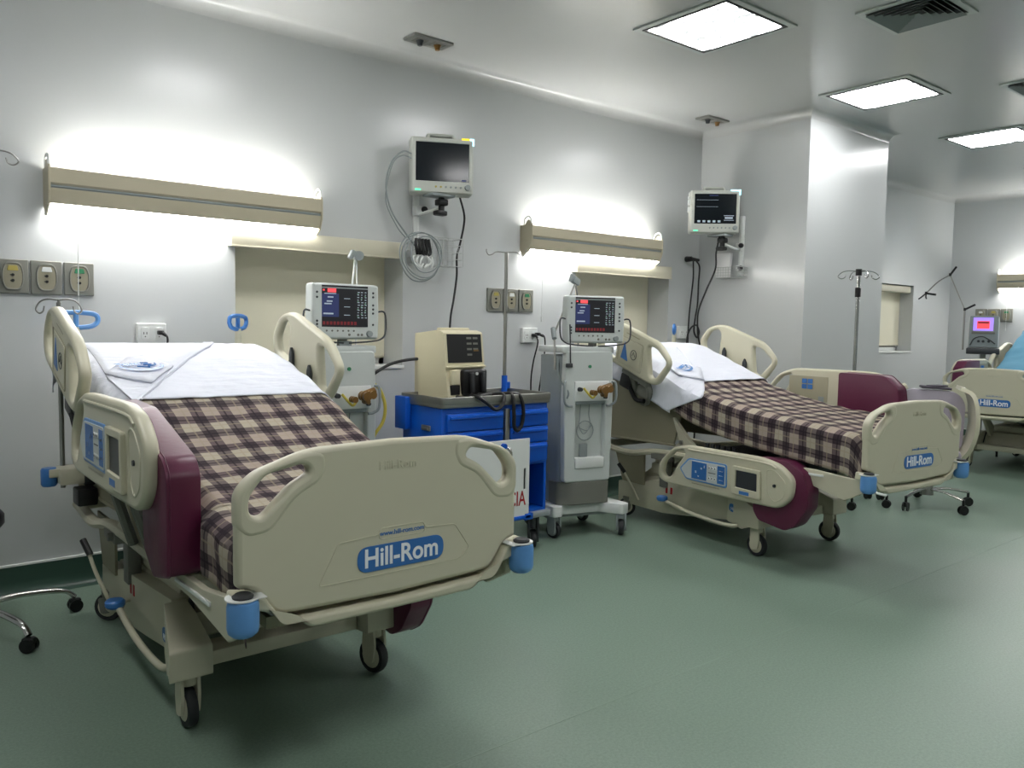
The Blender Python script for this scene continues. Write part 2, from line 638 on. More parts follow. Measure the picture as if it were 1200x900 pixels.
# windows: reveal, sill, frame, roller blind, valance box
for i, (a, b, z0, z1) in enumerate(WINS):
    rec = .24 if i < 2 else .16
    w = thing('window_%d' % (i + 1), ('window behind the first bed with cream roller blind down', 'window behind the second bed with cream roller blind down', 'small recessed window with cream blind beyond the wall column')[i], 'window', (0, 0, 0))
    w['kind'] = 'structure'
    del w['category']
    bm = NB()
    lohi(bm, (a, D + rec + .06, z0), (b, D + rec + .08, z1))
    obj('window_pane', bm, M['warmgrey'], w, False)
    bm = NB()
    for p, q in (((a, z0), (a + .04, z1)), ((b - .04, z0), (b, z1)), ((a, z0), (b, z0 + .05)), ((a, z1 - .04), (b, z1))):
        lohi(bm, (p[0], D + rec + .03, p[1]), (q[0], D + rec + .058, q[1]))
    obj('window_frame', bm, M['whitetrim'], w, False)
    # blind cloth with a slight ripple
    bm = NB()
    nx, nz = 24, 12
    G = []
    zb = z0 + (.055 if i < 2 else .075)
    for r in range(nz + 1):
        row = []
        for c in range(nx + 1):
            x = a + .03 + (b - a - .032) * c / nx
            z = zb + (z1 - .03 - zb) * r / nz
            row.append(bm.verts.new((x, D + rec + .015 + .006 * noise.noise(Vector((x * 2.5, z * 4 + x * 2, i))), z)))
        G.append(row)
    for r in range(nz):
        for c in range(nx):
            bm.faces.new((G[r][c], G[r][c + 1], G[r + 1][c + 1], G[r + 1][c]))
    obj('roller_blind', bm, M['blind'], w)
    bm = NB(); cyl(bm, (a + .03, D + rec + .012, zb), (b - .01, D + rec + .012, zb), .009, seg=8)
    obj('blind_bar', bm, M['valance'], w)
    bm = NB(); lohi(bm, (a, D - .012, z0 - .022), (b + .01, D + rec, z0 + .002), .004)
    obj('window_sill', bm, M['whitetrim'], w)
    bm = NB()
    if i < 2:
        lohi(bm, (a - .05, D - .075, 1.965), (b - .05, D - .001, 2.075), .006)
        lohi(bm, (a - .052, D - .079, 1.962), (b - .048, D - .07, 1.972), .002)
    else:
        lohi(bm, (a, D + .02, z1 - .10), (b - .02, D + .12, z1 - .01), .02)
    obj('blind_valance', bm, M['valance'], w)

# ------------------------------------------------------------------ wall lamps
def wall_lamp(label, loc, rz, length):
    t = thing('wall_lamp', label, 'lamp', loc, rz, 'long lamps on the walls above the beds')
    L2 = length / 2
    # front cover in section (y,z): two cream bands with a grey channel between, open top and bottom
    bm = NB()
    prism(bm, [(-.135, .005), (-.150, .018), (-.150, .090), (-.142, .098), (-.132, .098), (-.132, .012)], -L2, L2, 'x')
    obj('upper_band', bm, M['lampbody'], t)
    bm = NB()
    prism(bm, [(-.146, -.022), (-.120, -.088), (-.110, -.088), (-.130, -.018), (-.130, -.010), (-.146, -.010)], -L2, L2, 'x')
    obj('lower_band', bm, M['lampbody'], t)
    bm = NB()
    lohi(bm, (-L2, -.138, -.016), (L2, -.128, .012))
    cyl(bm, (-L2, -.141, -.001), (L2, -.141, -.001), .0035, seg=6)
    obj('channel', bm, M['ventdk'], t)
    bm = NB(); lohi(bm, (-L2, -.02, -.09), (L2, 0, .07), .003)
    obj('back_plate', bm, M['lampbody'], t)
    bm = NB(); lohi(bm, (-L2 + .02, -.125, -.004), (L2 - .02, -.02, .004))
    obj('divider', bm, M['white'], t)
    for s in (-1, 1):
        bm = NB()
        prism(bm, rpoly([(-.152, -.02), (-.152, .10), (-.10, .155, .03), (-.06, .105), (0, .105), (0, -.09), (-.03, -.150), (-.118, -.098)], .01, 3), s * L2 - .006, s * L2 + .006, 'x', .002, 1)
        e = obj('end_cap', bm, M['lampbody'], t)
        bm = NB()
        tube(bm, [(s * L2, -.135, .10), (s * L2, -.125, .15), (s * L2, -.095, .168), (s * L2, -.055, .15), (s * L2, -.045, .10)], .007, 8, 5)
        obj('carry_loop', bm, M['white'], e)
    bm = NB(); lohi(bm, (-L2 + .12, -.115, .030), (L2 - .12, -.035, .043), .004)
    obj('upper_tube', bm, M['tube_up'], t)
    bm = NB()
    prism(bm, rpoly([(-.105, -.030), (-.112, -.092), (-.035, -.140), (-.02, -.03)], .012, 3), -L2 + .03, L2 - .03, 'x')
    obj('lower_lens', bm, M['tube_down'], t)
    bm = NB()
    tube(bm, [(-L2 + .13, -.125, -.08), (-L2 + .133, -.127, -.3), (-L2 + .13, -.125, -.62)], .0022, 6, 4)
    cyl(bm, (-L2 + .13, -.125, -.62), (-L2 + .13, -.125, -.66), .006, .004, 8)
    obj('pull_cord', bm, M['white'], t)
    return t
wall_lamp('long cream wall lamp above the first bed, at the left of the photo', (1.60, D, 2.20), 0, 1.55)
wall_lamp('long cream wall lamp above the second ventilator and blind', (4.94, D, 2.20), 0, 1.55)
wall_lamp('cream wall lamp on the far wall, cut by the right edge', (XR, 3.60, 2.20), -pi / 2, 1.55)

# ------------------------------------------------------------------ outlets on the walls
def gas_plate(label, loc, rz, tint, w=.148):
    t = thing('gas_outlet_plate', label, 'outlet', loc, rz)
    slab('cover_plate', [rpoly([(-w / 2, -.09), (w / 2, -.09), (w / 2, .09), (-w / 2, .09)], .006)], .02, .004, M['plate'], t, MY, .010)
    slab('outlet_face', [rpoly([(-.032, -.068), (.032, -.068), (.046, -.03), (.046, .03), (.032, .07), (-.032, .07), (-.046, .03), (-.046, -.03)], .02)], .012, .004, M['platelt'], t, MY, .022)
    f = slab('outlet_rim', [rpoly([(-.034, -.072), (.034, -.072), (.050, -.03), (.050, .03), (.034, .074), (-.034, .074), (-.050, .03), (-.050, -.03)], .02),
                        rpoly([(-.029, -.064), (.029, -.064), (.043, -.028), (.043, .028), (.029, .066), (-.029, .066), (-.043, .028), (-.043, -.028)], .02)], .016, .002, M['plate'], t, MY, .024)
    slab('colour_tab', [rpoly([(-.026, .030), (.026, .030), (.02, .056), (-.02, .056)], .005)], .004, .001, tint, t, MY, .030)
    bm = NB()
    for z in (.008, -.022):
        cyl(bm, (0, -.022, z), (0, -.034, z), .009, .007, 12)
        cyl(bm, (-.010, -.022, z), (-.010, -.030, z), .003, .003, 8)
    obj('socket_ports', bm, M['black'], t)
    return t
for k, (x, tn, lb) in enumerate(((.665, 'yellow', 'grey gas outlet plate with yellow tab at the left edge of the photo'), (.823, 'white', 'middle grey gas outlet plate with white tab left of the first bed'), (.982, 'green', 'grey gas outlet plate with green tab, right one above the first bed'))):
    gas_plate(lb, (x, D, 1.722), 0, M[tn])
for k, (x, tn, lb) in enumerate(((3.905, 'yellow', 'grey gas outlet plate with yellow tab left of the cart pole'), (4.063, 'white', 'grey gas outlet plate with white tab just right of the cart pole'), (4.221, 'green', 'grey gas outlet plate with green tab left of the second ventilator'))):
    gas_plate(lb, (x, D, 1.706), 0, M[tn])
for k, (y, tn, lb) in enumerate(((4.60, 'white', 'far wall gas outlet plate partly behind the small monitor'), (4.44, 'yellow', 'middle gas outlet plate on the far wall'), (4.28, 'green', 'gas outlet plate on the far wall nearest the blue bed handle'))):
    gas_plate(lb, (XR, y, 1.755), -pi / 2, M[tn])

def socket(label, loc, w=.16, h=.118, plug=True):
    t = thing('power_socket', label, 'socket', loc)
    slab('socket_box', [rpoly([(-w / 2, -h / 2), (w / 2, -h / 2), (w / 2, h / 2), (-w / 2, h / 2)], .01)], .035, .005, M['white'], t, MY, .0175)
    for s in (-1, 1):
        p = slab('socket_face', [rpoly([(s * w * .24 - .022, -.035), (s * w * .24 + .022, -.035), (s * w * .24 + .022, .035), (s * w * .24 - .022, .035)], .012)], .006, .001, M['whitetrim'], t, MY, .037)
        rects('socket_slots', [(s * w * .24 - .010, -.006, s * w * .24 - .006, .008), (s * w * .24 + .006, -.006, s * w * .24 + .010, .008), (s * w * .24 - .003, -.022, s * w * .24 + .003, -.016)], M['black'], p, MY @ Matrix.Translation((0, 0, .040)))
    return t
socket('white double socket on the wall behind the first bed', (1.355, D, 1.425))
socket('white double socket between cart pole and second ventilator', (4.255, D, 1.43), .16, .12)
socket('white double socket low behind the second bed, near the corner', (6.20, D, 1.47), .15, .12)

def cable(name, label, pts, r, m, sm=8, extra=None, cat='cable'):
    bm = NB()
    tube(bm, pts, r, 8, sm)
    if extra:
        extra(bm)
    o = obj(name, bm, m)
    tag(o, label, cat)
    return o
def plug_at(x, y, z, dx=.05):
    def f(bm):
        box(bm, (x, y - .012, z), (.03, .045, .026), None, .006)
        cyl(bm, (x, y - .03, z), (x + dx * .5, y - .045, z - .02), .011, .007, 10)
    return f
cable('black_cable', 'black plug and cord in the socket behind the first bed', [(1.41, D - .075, 1.43), (1.425, D - .09, 1.40), (1.43, D - .07, 1.33), (1.44, D - .05, 1.1), (1.50, D - .04, .7), (1.55, D - .05, .3), (1.60, D - .3, .012), (1.7, 4.5, .01)], .006, M['black'], extra=plug_at(1.395, D - .05, 1.43))
cable('black_cable', 'black cord hanging from left plug of socket by second ventilator', [(4.28, D - .075, 1.43), (4.30, D - .08, 1.37), (4.27, D - .06, 1.2), (4.26, D - .05, 1.0), (4.30, D - .05, .6), (4.4, D - .2, .01)], .006, M['black'], extra=plug_at(4.275, D - .05, 1.43, .02))
cable('black_cable', 'black cord curving right from socket beside second ventilator', [(4.31, D - .075, 1.44), (4.36, D - .09, 1.42), (4.385, D - .07, 1.3), (4.36, D - .06, 1.1), (4.37, D - .05, .8), (4.5, D - .2, .01)], .006, M['black'], extra=plug_at(4.315, D - .05, 1.44, .06))

# ------------------------------------------------------------------ ceiling fittings
def ceiling_panel(label, x, y, w=.62, d=.64):
    t = thing('ceiling_light', label, 'light', (x, y, ZC), 0, 'square recessed ceiling lights')
    a, b = w / 2, d / 2
    T = Matrix.Translation((0, 0, -.006))
    slab('outer_frame', [[(-a - .045, -b - .045), (a + .045, -b - .045), (a + .045, b + .045), (-a - .045, b + .045)], [(-a - .004, -b - .004), (a + .004, -b - .004), (a + .004, b + .004), (-a - .004, b + .004)]], .012, .003, M['vent'], t, T)
    slab('gasket', [[(-a - .004, -b - .004), (a + .004, -b - .004), (a + .004, b + .004), (-a - .004, b + .004)], [(-a + .016, -b + .016), (a - .016, -b + .016), (a - .016, b - .016), (-a + .016, b - .016)]], .018, .001, M['black'], t, T)
    bm = NB(); lohi(bm, (-a + .016, -b + .016, -.010), (a - .016, b - .016, -.003))
    obj('diffuser', bm, M['panel_light'], t, False)
    return t
LIGHTS = [(4.287, 3.29, 'ceiling light nearest the camera, top centre of the photo'), (6.48, 3.28, 'ceiling light in front of the wall column'), (8.67, 3.28, 'ceiling light at the right edge, farthest of the row'),
          (2.09, 3.29, 'ceiling light above the foot of the first bed'), (-.10, 3.29, 'ceiling light left of the first bed'), (10.86, 3.28, 'ceiling light above the far bed'),
          (2.09, .2, 'ceiling light behind the camera, in the middle'), (6.48, .2, 'ceiling light opposite the second bed'), (-.10, .2, 'ceiling light behind the camera, left'), (4.287, .2, 'ceiling light behind the camera, right'), (8.67, .2, 'ceiling light opposite the far bed')]
for x, y, lb in LIGHTS:
    ceiling_panel(lb, x, y)

def ceiling_gas(label, x, y):
    t = thing('ceiling_outlet_plate', label, 'outlet', (x, y, ZC))
    slab('cover_plate', [rpoly([(-.155, -.075), (.155, -.075), (.155, .075), (-.155, .075)], .006)], .016, .003, M['steel'], t, Matrix.Translation((0, 0, -.008)))
    for s in (-1, 1):
        bm = NB()
        lathe(bm, [(.0, -.05), (.016, -.05), (.02, -.03), (.028, -.016), (.028, -.012)], (s * .07, 0, 0), 14)
        obj('hose_port', bm, M['amber'] if s > 0 else M['darkmetal'], t)
    rects('port_recess', [(-.115, -.04, -.02, .04), (.02, -.04, .115, .04)], M['warmgrey'], t, Matrix.Translation((0, 0, -.0175)))
    return t
ceiling_gas('small steel outlet plate in the ceiling above the first window', 3.07, 4.71)
ceiling_gas('small steel outlet plate in the ceiling near the nook corner', 6.13, 4.69)

def diffuser(label, x, y, w=.42):
    t = thing('ceiling_vent', label, 'vent', (x, y, ZC))
    a = w / 2
    slab('vent_frame', [[(-a - .04, -a - .04), (a + .04, -a - .04), (a + .04, a + .04), (-a - .04, a + .04)], [(-a, -a), (a, -a), (a, a), (-a, a)]], .01, .002, M['vent'], t, Matrix.Translation((0, 0, -.005)))
    bm = NB(); lohi(bm, (-a, -a, -.004), (a, a, -.001))
    obj('vent_back', bm, M['black'], t, False)
    for k in range(6):
        r0 = a - .004 - k * .035
        bm = NB()
        R1, R2 = r0, r0 - .021
        z1, z2 = -.022, -.005
        A = [bm.verts.new((sx * R1, sy * R1, z1)) for sx, sy in ((-1, -1), (1, -1), (1, 1), (-1, 1))]
        B = [bm.verts.new((sx * max(R2, .004), sy * max(R2, .004), z2)) for sx, sy in ((-1, -1), (1, -1), (1, 1), (-1, 1))]
        for i in range(4):
            bm.faces.new((A[i], A[(i + 1) % 4], B[(i + 1) % 4], B[i]))
        if k == 5:
            bm.faces.new(B)
        o = obj('vent_slat', bm, M['ventdk'], t, False)
        md = o.modifiers.new('s', 'SOLIDIFY'); md.thickness = .002
    return t
diffuser('square louvred ceiling vent near the top right corner', 4.985, 2.35)
diffuser('louvred ceiling vent cut by the right edge of the photo', 7.12, 2.33)

# ------------------------------------------------------------------ hospital beds
# bed space: x across (head end seen from the foot, x to the right), y from the footboard to the head, z up
HDX = .57      # side rails stand this far out

def caster(parent, x, y, r=.075, turn=0.0, fork=M['cream'], top=.22, hub=M['cream']):
    T = Matrix.Translation((x, y, 0)) @ Matrix.Rotation(turn, 4, 'Z')
    bm = NB()
    lathe(bm, [(r * .70, -.018), (r * .93, -.018), (r, -.008), (r, .008), (r * .93, .018), (r * .70, .018)], (0, 0, r), 24, 'x')
    bmesh.ops.transform(bm, matrix=T, verts=bm.verts)
    c = obj('caster', bm, M['rubber'], parent)
    bm = NB()
    lathe(bm, [(.0, -.024), (r * .6, -.022), (r * .72, -.016), (r * .72, .016), (r * .6, .022), (0, .024)], (0, 0, r), 20, 'x')
    bmesh.ops.transform(bm, matrix=T, verts=bm.verts)
    obj('wheel_hub', bm, hub, c)
    bm = NB()
    for s in (-1, 1):
        prism(bm, rpoly([(-.030, r - .02), (.022, r - .03), (.035, r * 1.6), (.030, top), (-.030, top), (-.040, r * 1.7)], .015, 3), s * .030 - .006, s * .030 + .006, 'x')
    cyl(bm, (0, 0, r * 2 + .012), (0, 0, top), .034, .030, 16)
    bmesh.ops.transform(bm, matrix=T, verts=bm.verts)
    obj('caster_fork', bm, fork, c)
    return c

MID = [(.58, -.12), (.57, -.01), (.44, .11), (.30, .147), (-.34, .152), (-.48, .125), (-.585, .05), (-.57, -.08), (-.48, -.15), (-.08, -.157), (.50, -.152)]
MIDHOLE = [(.535, -.08), (.52, .0), (.42, .088), (.33, .108), (.315, .085), (.455, -.105), (.51, -.11)]

def mid_rail(root, s, y0, z0, up, detail_in=False):
    """s=-1 left, +1 right; up scales the height a little"""
    k = 1.17 if up else 1.0
    def P(pts, r):
        return rpoly([(y0 + p[0], z0 + p[1] * k) for p in pts], r)
    X = s * HDX
    o = s                      # outward direction
    rail = slab('side_rail', [P(MID, .05), P(MIDHOLE, .03)], .05, .016, M['cream'], root, MX, X)
    def face(dx):
        return X + o * (.025 + dx)
    # raised rim along the top, recessed fields and prints on the outer face
    bm = NB()
    tube(bm, [(face(0), y0 + .28, z0 + .118 * k), (face(0), y0 - .34, z0 + .122 * k), (face(0), y0 - .46, z0 + .10 * k)], .007, 8, 4)
    obj('rail_ridge', bm, M['cream'], rail)
    pan = slab('control_panel', [P([(.355, -.02), (.27, .062), (-.07, .066), (-.075, -.092), (.29, -.088)], .02)], .008, .002, M['bluelt'], rail, MX, face(.002))
    slab('panel_field', [P([(.338, -.02), (.262, .052), (-.062, .056), (-.066, -.082), (.284, -.078)], .016)], .004, .001, M['vent'], pan, MX, face(.007))
    TY = Matrix.Translation((face(.009), 0, 0)) @ MX if o > 0 else Matrix.Translation((face(.010), 0, 0)) @ MX
    def R(name, rs, m):
        return rects(name, [(y0 + a, z0 + b * k, y0 + c, z0 + d * k) for a, b, c, d in rs], m, pan, TY, .0014)
    R('blue_print', [(.10, -.072, .235, .046)], M['bluelogo'])
    R('blue_print', [(-.058, -.072, .005, .046)], M['bluelogo'])
    wt = [(.115, .012, .125, .03), (.14, .0, .155, .012), (.19, -.03, .205, -.015), (-.045, -.05, -.01, -.044), (-.045, -.02, -.01, -.014), (-.045, .01, -.01, .016), (.165, -.055, .18, -.045)]
    rects('panel_marks', [(y0 + a, z0 + b * k, y0 + c, z0 + d * k) for a, b, c, d in wt], M['text'], pan, TY, .0022)
    for a in (.075, .050, .025):
        for b in (.022, -.048):
            bm = NB()
            cyl(bm, (face(.007), y0 + a, z0 + b * k), (face(.012), y0 + a, z0 + b * k), .011, .010, 12)
            obj('panel_button', bm, M['white'], pan)
            bm = NB()
            cyl(bm, (face(.0118), y0 + a, z0 + b * k), (face(.0128), y0 + a, z0 + b * k), .005, .005, 8)
            obj('button_mark', bm, M['darkmetal'], pan)
    rects('panel_line', [(y0 + .02, z0 - .014, y0 + .085, z0 - .009)], M['darkmetal'], pan, TY, .0018)
    pod = slab('display_frame', [P([(-.125, .070), (-.345, .068), (-.355, -.118), (-.125, -.112)], .012), P([(-.155, .045), (-.325, .044), (-.328, -.070), (-.155, -.066)], .006)], .022, .004, M['cream'], rail, MX, face(.008))
    slab('display_screen', [P([(-.150, .048), (-.330, .048), (-.333, -.074), (-.150, -.070)], .004)], .004, .001, M['darkmetal'], pod, MX, face(.007))
    rects('display_label', [(y0 - .27, z0 - .106 * k, y0 - .19, z0 - .084 * k)], M['blue'], pod, Matrix.Translation((face(.018) if o > 0 else face(.0195), 0, 0)) @ MX, .0014)
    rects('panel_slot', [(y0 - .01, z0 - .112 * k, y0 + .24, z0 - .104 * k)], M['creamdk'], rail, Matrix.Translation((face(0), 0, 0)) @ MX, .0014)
    bm = NB()
    hexa = [(-.385, .085), (-.455, .085), (-.535, .02), (-.520, -.075), (-.450, -.115), (-.395, -.06)]
    tube(bm, [(face(.0), y0 + a, z0 + b * k) for a, b in rpoly(hexa, .03)], .004, 6, closed=True)
    obj('end_ridge', bm, M['cream'], rail)
    bm = NB(); cyl(bm, (face(-.004), y0 - .45, z0 - .01 * k), (face(.006), y0 - .45, z0 - .01 * k), .011, .010, 12)
    obj('end_screw', bm, M['darkmetal'], rail)
    # inner face: recessed plate with patient keys and two latches
    I = X - o * .026
    TI = Matrix.Translation((I - (.002 if o > 0 else 0), 0, 0)) @ MX
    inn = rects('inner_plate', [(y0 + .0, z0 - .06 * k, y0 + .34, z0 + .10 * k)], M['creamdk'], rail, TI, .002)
    TI2 = Matrix.Translation((I - (.006 if o > 0 else -.003), 0, 0)) @ MX
    rects('patient_keys', [(y0 + .13 + a, z0 + b, y0 + .13 + a + .042, z0 + b + .034) for a in (0, .05) for b in (.02, .062)], M['bluelogo'], inn, TI2, .003)
    rects('inner_latch', [(y0 + .03, z0 - .13, y0 + .075, z0 - .03), (y0 + .27, z0 - .13, y0 + .315, z0 - .03)], M['ventdk'], rail, TI2, .004)
    # support arms down to the frame
    zt = z0 - .13 * k
    for a in (.12, -.18):
        bm = NB()
        tube(bm, [(X - o * .01, y0 + a, zt + .05), (X - o * .035, y0 + a, zt - .03), (s * .46, y0 + a, .60)] if zt > .60 else [(X - o * .03, y0 + a, zt + .22), (s * .50, y0 + a, .62), (s * .44, y0 + a, .60)], .020, 8, 3)
        obj('rail_arm', bm, M['warmgrey'], rail)
    return rail

def bolster(root, s, poly, y0, z0, xin=.445, xout=.555):
    bm = NB()
    pts = rpoly([(y0 + a, z0 + b) for a, b in poly], .022, 3)
    a0, a1 = sorted((s * xin, s * xout))
    prism(bm, pts, a0, a1, 'x', .012, 2)
    b = obj('side_bolster', bm, M['maroon'], root)
    # stitched seam line round the outside
    bm = NB()
    xm = s * (xout - .012)
    cen = Vector((sum(p[0] for p in pts) / len(pts), sum(p[1] for p in pts) / len(pts)))
    tube(bm, [(xm, cen.x + (p[0] - cen.x) * 1.004, cen.y + (p[1] - cen.y) * 1.004) for p in pts], .0022, 6, closed=True)
    obj('bolster_seam', bm, M['maroon'], b)
    return b
BOL_DOWN = [(-.50, .15), (-.62, .09), (-.665, -.02), (-.66, -.12), (-.58, -.24), (-.50, -.285), (-.30, -.26), (-.255, -.2), (-.255, .14)]
BOL_UP = [(-.15, .165), (-.50, .160), (-.60, .08), (-.62, -.05), (-.62, -.20), (-.40, -.22), (-.15, -.20)]
BOL_BIG = [(.10, .155), (-.18, .145), (-.62, .02), (-.665, -.03), (-.66, -.36), (-.50, -.395), (-.40, -.32), (-.36, -.05), (-.20, .04), (.10, .08)]

def head_rail(root, s, dy=0.0, dz=0.0, sym=None, outlet=True):
    X = s * (HDX + .005)
    out = [(1.47, 1.27), (1.615, 1.10), (1.72, 1.115), (2.27, 1.31), (2.30, 1.42), (2.20, 1.54), (2.04, 1.565), (1.60, 1.415)]
    h1 = [(1.515, 1.27), (1.635, 1.15), (1.69, 1.165), (1.715, 1.39), (1.625, 1.37)]
    h2 = [(2.075, 1.285), (2.225, 1.345), (2.245, 1.42), (2.175, 1.505), (2.095, 1.52), (2.055, 1.49)]
    def P(pts, r):
        return rpoly([(a + dy, b + dz) for a, b in pts], r)
    r = slab('head_rail', [P(out, .07), P(h1, .035), P(h2, .03)], .05, .018, M['cream'], root, MX, X)
    o = s
    fx = X + o * .025
    def TQ(d):
        return Matrix.Translation((fx + (o * d if o > 0 else o * d - .001), 0, 0)) @ MX
    # label on the outer face
    pl = slab('label_plate', [P([(1.80, 1.20), (2.02, 1.28), (1.99, 1.45), (1.77, 1.375)], .012)], .003, .001, M['platelt'] if False else M['cream'], r, MX, fx + o * .001)
    slab('triangle_print', [P([(1.925, 1.265), (2.005, 1.295), (1.955, 1.42)], .006)], .003, .001, M['bluelogo'], pl, MX, fx + o * .0032)
    bm = NB()
    tube(bm, [(fx + o * .003, 1.86 + dy + .032 * cos(a * .2618), 1.315 + dz + .036 * sin(a * .2618)) for a in range(24)], .0025, 6, closed=True)
    tube(bm, [(fx + o * .003, 1.845 + dy, 1.30 + dz), (fx + o * .003, 1.86 + dy, 1.335 + dz), (fx + o * .003, 1.875 + dy, 1.31 + dz)], .0025, 6)
    obj('dial_print', bm, M['darkmetal'], pl)
    bm = NB()
    tube(bm, [(fx + o * .002, a + dy, b + dz) for a, b in rpoly([(1.78, 1.18), (2.04, 1.27), (2.01, 1.47), (1.75, 1.385)], .02)], .002, 5, closed=True)
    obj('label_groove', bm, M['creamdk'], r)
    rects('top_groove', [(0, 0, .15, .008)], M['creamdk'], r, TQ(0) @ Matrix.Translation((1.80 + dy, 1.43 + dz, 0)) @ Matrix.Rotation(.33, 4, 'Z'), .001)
    # two catches on the inner face and dark support arm below
    ix = X - o * .03
    for a, b in ((1.78, 1.20), (2.00, 1.285)):
        bm = NB()
        prism(bm, rpoly([(a - .022, b - .05), (a + .022, b - .05), (a + .018, b + .05), (a, b + .085), (a - .018, b + .05)], .008, 2), *sorted((ix, ix - o * .014)), 'x')
        bmesh.ops.translate(bm, verts=bm.verts, vec=(0, dy, dz))
        obj('rail_catch', bm, M['darkmetal'], r)
    bm = NB()
    a, b = 1.86 + dy, 1.17 + dz
    box(bm, (X - o * .03, a + .02, b - .01), (.05, .30, .07), (.36, 0, 0), .012)
    tube(bm, [(X - o * .03, a - .06, b), (X - o * .05, a - .10, b - .12), (s * .47, a - .02, b - .21), (s * .44, a + .06, b - .22)], .024, 8, 4)
    tube(bm, [(X - o * .03, a + .10, b + .03), (X - o * .05, a + .06, b - .08), (s * .47, a + .12, b - .16)], .024, 8, 4)
    box(bm, (s * .50, a - .02, b - .13), (.05, .14, .09), (.3, 0, 0), .015)
    obj('rail_arm', bm, M['warmgrey'], r)
    bm = NB()
    box(bm, (s * .52, a + .14, b - .06), (.07, .13, .11), (.3, 0, 0), .015)
    tube(bm, [(s * .54, a + .10, b - .10), (s * .53, a + .04, b - .19), (s * .52, a - .04, b - .20)], .018, 8, 3)
    obj('arm_joint', bm, M['black'], r)
    return r

def footboard(root, dz=0.0):
    def Z(pts):
        return [(p[0], p[1] + dz) + tuple(p[2:]) for p in pts]
    half = [(0, .652), (.385, .662, .03), (.445, .748, .02), (.497, .762, .012), (.497, 1.03, .045), (.445, 1.083, .05), (.285, 1.135, .05), (0, 1.143)]
    out = rpoly(Z(mirx(half[1:-1]) + [(0, .652, 0)] + half[1:-1]), .03)
    # order: left side bottom..top reversed by mirx -> build explicitly
    left = [(-p[0],) + tuple(p[1:]) for p in half[1:-1]]
    out = rpoly(Z([half[0] + (0.0,)] + half[1:-1] + [half[-1] + (0.0,)] + left[::-1]), .03)
    hole = [(.462, 1.015), (.415, 1.072), (.295, 1.095), (.275, 1.065), (.335, 1.035), (.425, .950), (.462, .965)]
    hr, hl = rpoly(Z(hole), .022), rpoly(Z(mirx(hole)), .022)
    fb = slab('footboard', [out, hr, hl], .045, .015, M['cream'], root, MY, 0.0)
    # raised rims round the hand holes
    ringo = [(.499, .93), (.499, 1.03), (.446, 1.082), (.29, 1.131), (.235, 1.125), (.225, 1.085), (.245, 1.035), (.32, 1.00), (.40, .905), (.47, .900)]
    for q in (1, -1):
        ro, ri = (ringo, hole) if q > 0 else (mirx(ringo), mirx(hole))
        slab('hand_hole_rim', [rpoly(Z(ro), .03), rpoly(Z(ri), .022)], .052, .014, M['cream'], fb, MY)
    f = -.0225
    bm = NB()
    plate = rpoly(Z([(-.255, .722), (.255, .722), (.295, .755), (.235, .842), (.118, .848), (.110, .868), (-.045, .868), (-.055, .848), (-.19, .842)]), .012)
    tube(bm, [(x, f, z) for x, z in plate], .0022, 5, closed=True)
    tube(bm, [(x, f, z) for x, z in rpoly(Z([(-.052, .833), (.115, .833), (.115, .866), (-.052, .866)]), .012)], .0018, 5, closed=True)
    obj('moulded_outline', bm, M['cream'], fb)
    cx, cz = .03, .777 + dz
    pill = slab('logo_badge', [rpoly([(cx - .158, cz - .040), (cx + .158, cz - .040), (cx + .158, cz + .040), (cx - .158, cz + .040)], .04, 8)], .004, .001, M['bluelogo'], fb, MY, -f + .001)
    TL = Matrix.Translation((cx, f - .0035, cz)) @ MY
    lettering('logo_lettering', 'Hill-Rom', .082, M['text'], pill, TL, .0008, .0016, .92)
    lettering('web_lettering', 'www.hill-rom.com', .0215, M['bluelogo'], fb, Matrix.Translation((.031, f - .0008, .850 + dz)) @ MY, .0006, .0003)
    lettering('embossed_lettering', 'Hill-Rom', .038, M['cream'], fb, Matrix.Translation((.015, f - .0006, 1.063 + dz)) @ MY, .0015, .0004)
    return fb

